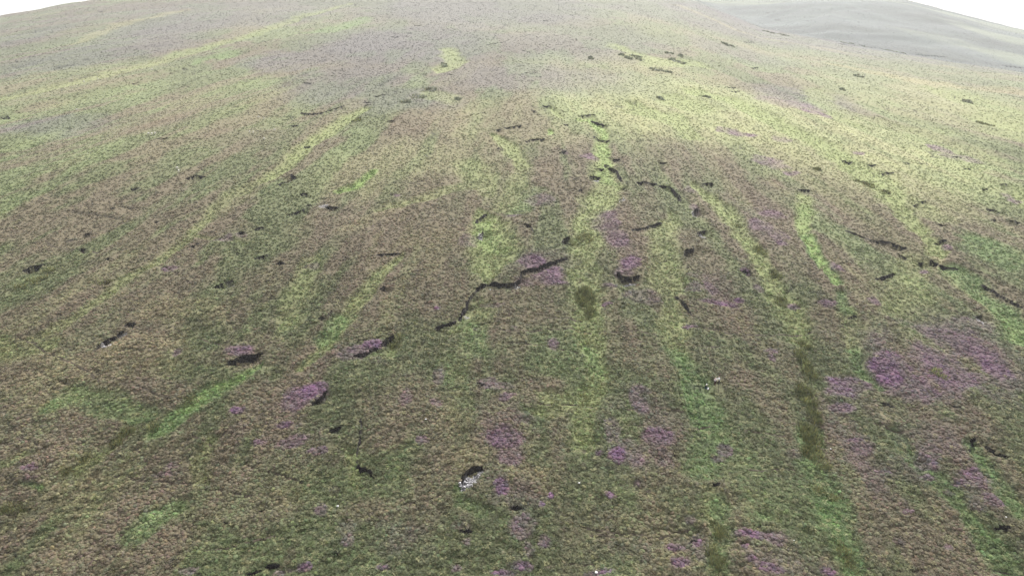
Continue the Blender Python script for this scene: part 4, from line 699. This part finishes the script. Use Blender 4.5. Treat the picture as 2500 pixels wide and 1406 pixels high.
# white bag on the ground before the crouching person, with a strap
x, y, r = unp([1728], [943]); import bmesh
bm = bmesh.new(); bmesh.ops.create_cube(bm, size=1); bmesh.ops.scale(bm, vec=(.42, .28, .4), verts=bm.verts); bmesh.ops.bevel(bm, geom=bm.edges[:], offset=.07, segments=2, affect='EDGES')
for v in bm.verts: v.co.x *= 1 - .25 * max(0, v.co.z)
me = bpy.data.meshes.new('bag'); bm.to_mesh(me); bm.free(); me.materials.append(mW)
bag = bpy.data.objects.new('bag', None); C.objects.link(bag); bag.location = (x[0] + .05, y[0], zg(x, y)[0] + .14); bag.rotation_euler = (0, 0, .5); tag(bag, 'white bag on the grass just right of the crouching person', 'bag')
bb = bpy.data.objects.new('bag_body', me); C.objects.link(bb); bb.parent = bag; bb.location = (0, 0, .2)
sm = skin_mesh([(-.12, 0, .38), (-.08, 0, .52), (.08, 0, .52), (.12, 0, .38)], [(0, 1), (1, 2), (2, 3)], [.02] * 4, 1); sm.materials.append(mNavy); so = bpy.data.objects.new('strap', sm); C.objects.link(so); so.parent = bag

# ------------------------------------------------------------------ sheep
bodym = skin_mesh([(0,-.45,.62),(0,-.15,.66),(0,.2,.66),(0,.42,.68)], [(0,1),(1,2),(2,3)], [.2,.27,.27,.2], 1)
headm = skin_mesh([(0,.42,.72),(0,.58,.84),(0,.76,.76),(-.09,.6,.9),(.09,.6,.9)], [(0,1),(1,2),(1,3),(1,4)], [.12,.09,.055,.025,.025], 1)
legf = skin_mesh([(0,0,.5),(0,.03,.28),(0,0,.04)], [(0,1),(1,2)], [.07,.045,.035], 0); bodym.materials.append(m_wool); headm.materials.append(m_face); legf.materials.append(m_face)
tailm = skin_mesh([(0,-.6,.7),(0,-.7,.6),(0,-.71,.45)], [(0,1),(1,2)], [.04,.035,.025], 0); tailm.materials.append(m_wool)
for px, py, rz, lb in [(632,289,.3,'sheep on the middle left slope, left one of a close pair above the green strip'),(645,292,1.9,'sheep on the middle left slope, right one of a close pair above the green strip'),(610,326,2.2,'sheep on brown heather, left of a pair on the left slope'),
 (619,328,-1.2,'sheep on brown heather, right of a pair on the left slope'),(671,321,1.1,'sheep alone to the right of the brown heather pair'),(645,343,-.6,'lowest sheep on the brown heather of the left slope'),
 (363,329,1.4,'leftmost of three sheep in a row far on the left'),(371,329,-1.7,'middle one of three sheep in a row far on the left'),(379,328,1.2,'rightmost of three sheep in a row far on the left'),
 (188,271,.9,'sheep alone far out near the left border'),(433,413,1.2,'upper of two sheep above the curved dark bank'),(437,422,-1.4,'lower of two sheep above the curved dark bank'),
 (205,200,1.5,'first far sheep on the pale yellow grass, from the left'),(240,196,-1.2,'second far sheep on the pale yellow grass, from the left'),(372,173,.8,'far sheep high on the pale grass, upper left'),(1896,73,1.2,'far sheep near the valley stream on the right'),(2425,150,1.2,'farthest sheep on the right-hand far hill')]:
    x, y, r = unp([px], [py]); root = bpy.data.objects.new('sheep', None); C.objects.link(root); root.location = (x[0], y[0], zg(x, y)[0] + .12); root.rotation_euler = (0, 0, rz + 1.57); root.scale = (.8, .8, .8)
    tag(root, lb, 'sheep', 'white sheep grazing on the hill')
    for nm, m, loc in (('fleece', bodym, (0, 0, 0)), ('head', headm, (0, 0, 0)), ('tail', tailm, (0, 0, 0)), ('leg', legf, (-.13, .3, 0)), ('leg', legf, (.13, .3, 0)), ('leg', legf, (-.13, -.35, 0)), ('leg', legf, (.13, -.35, 0))):
        o = bpy.data.objects.new(nm, m); C.objects.link(o); o.parent = root; o.location = loc
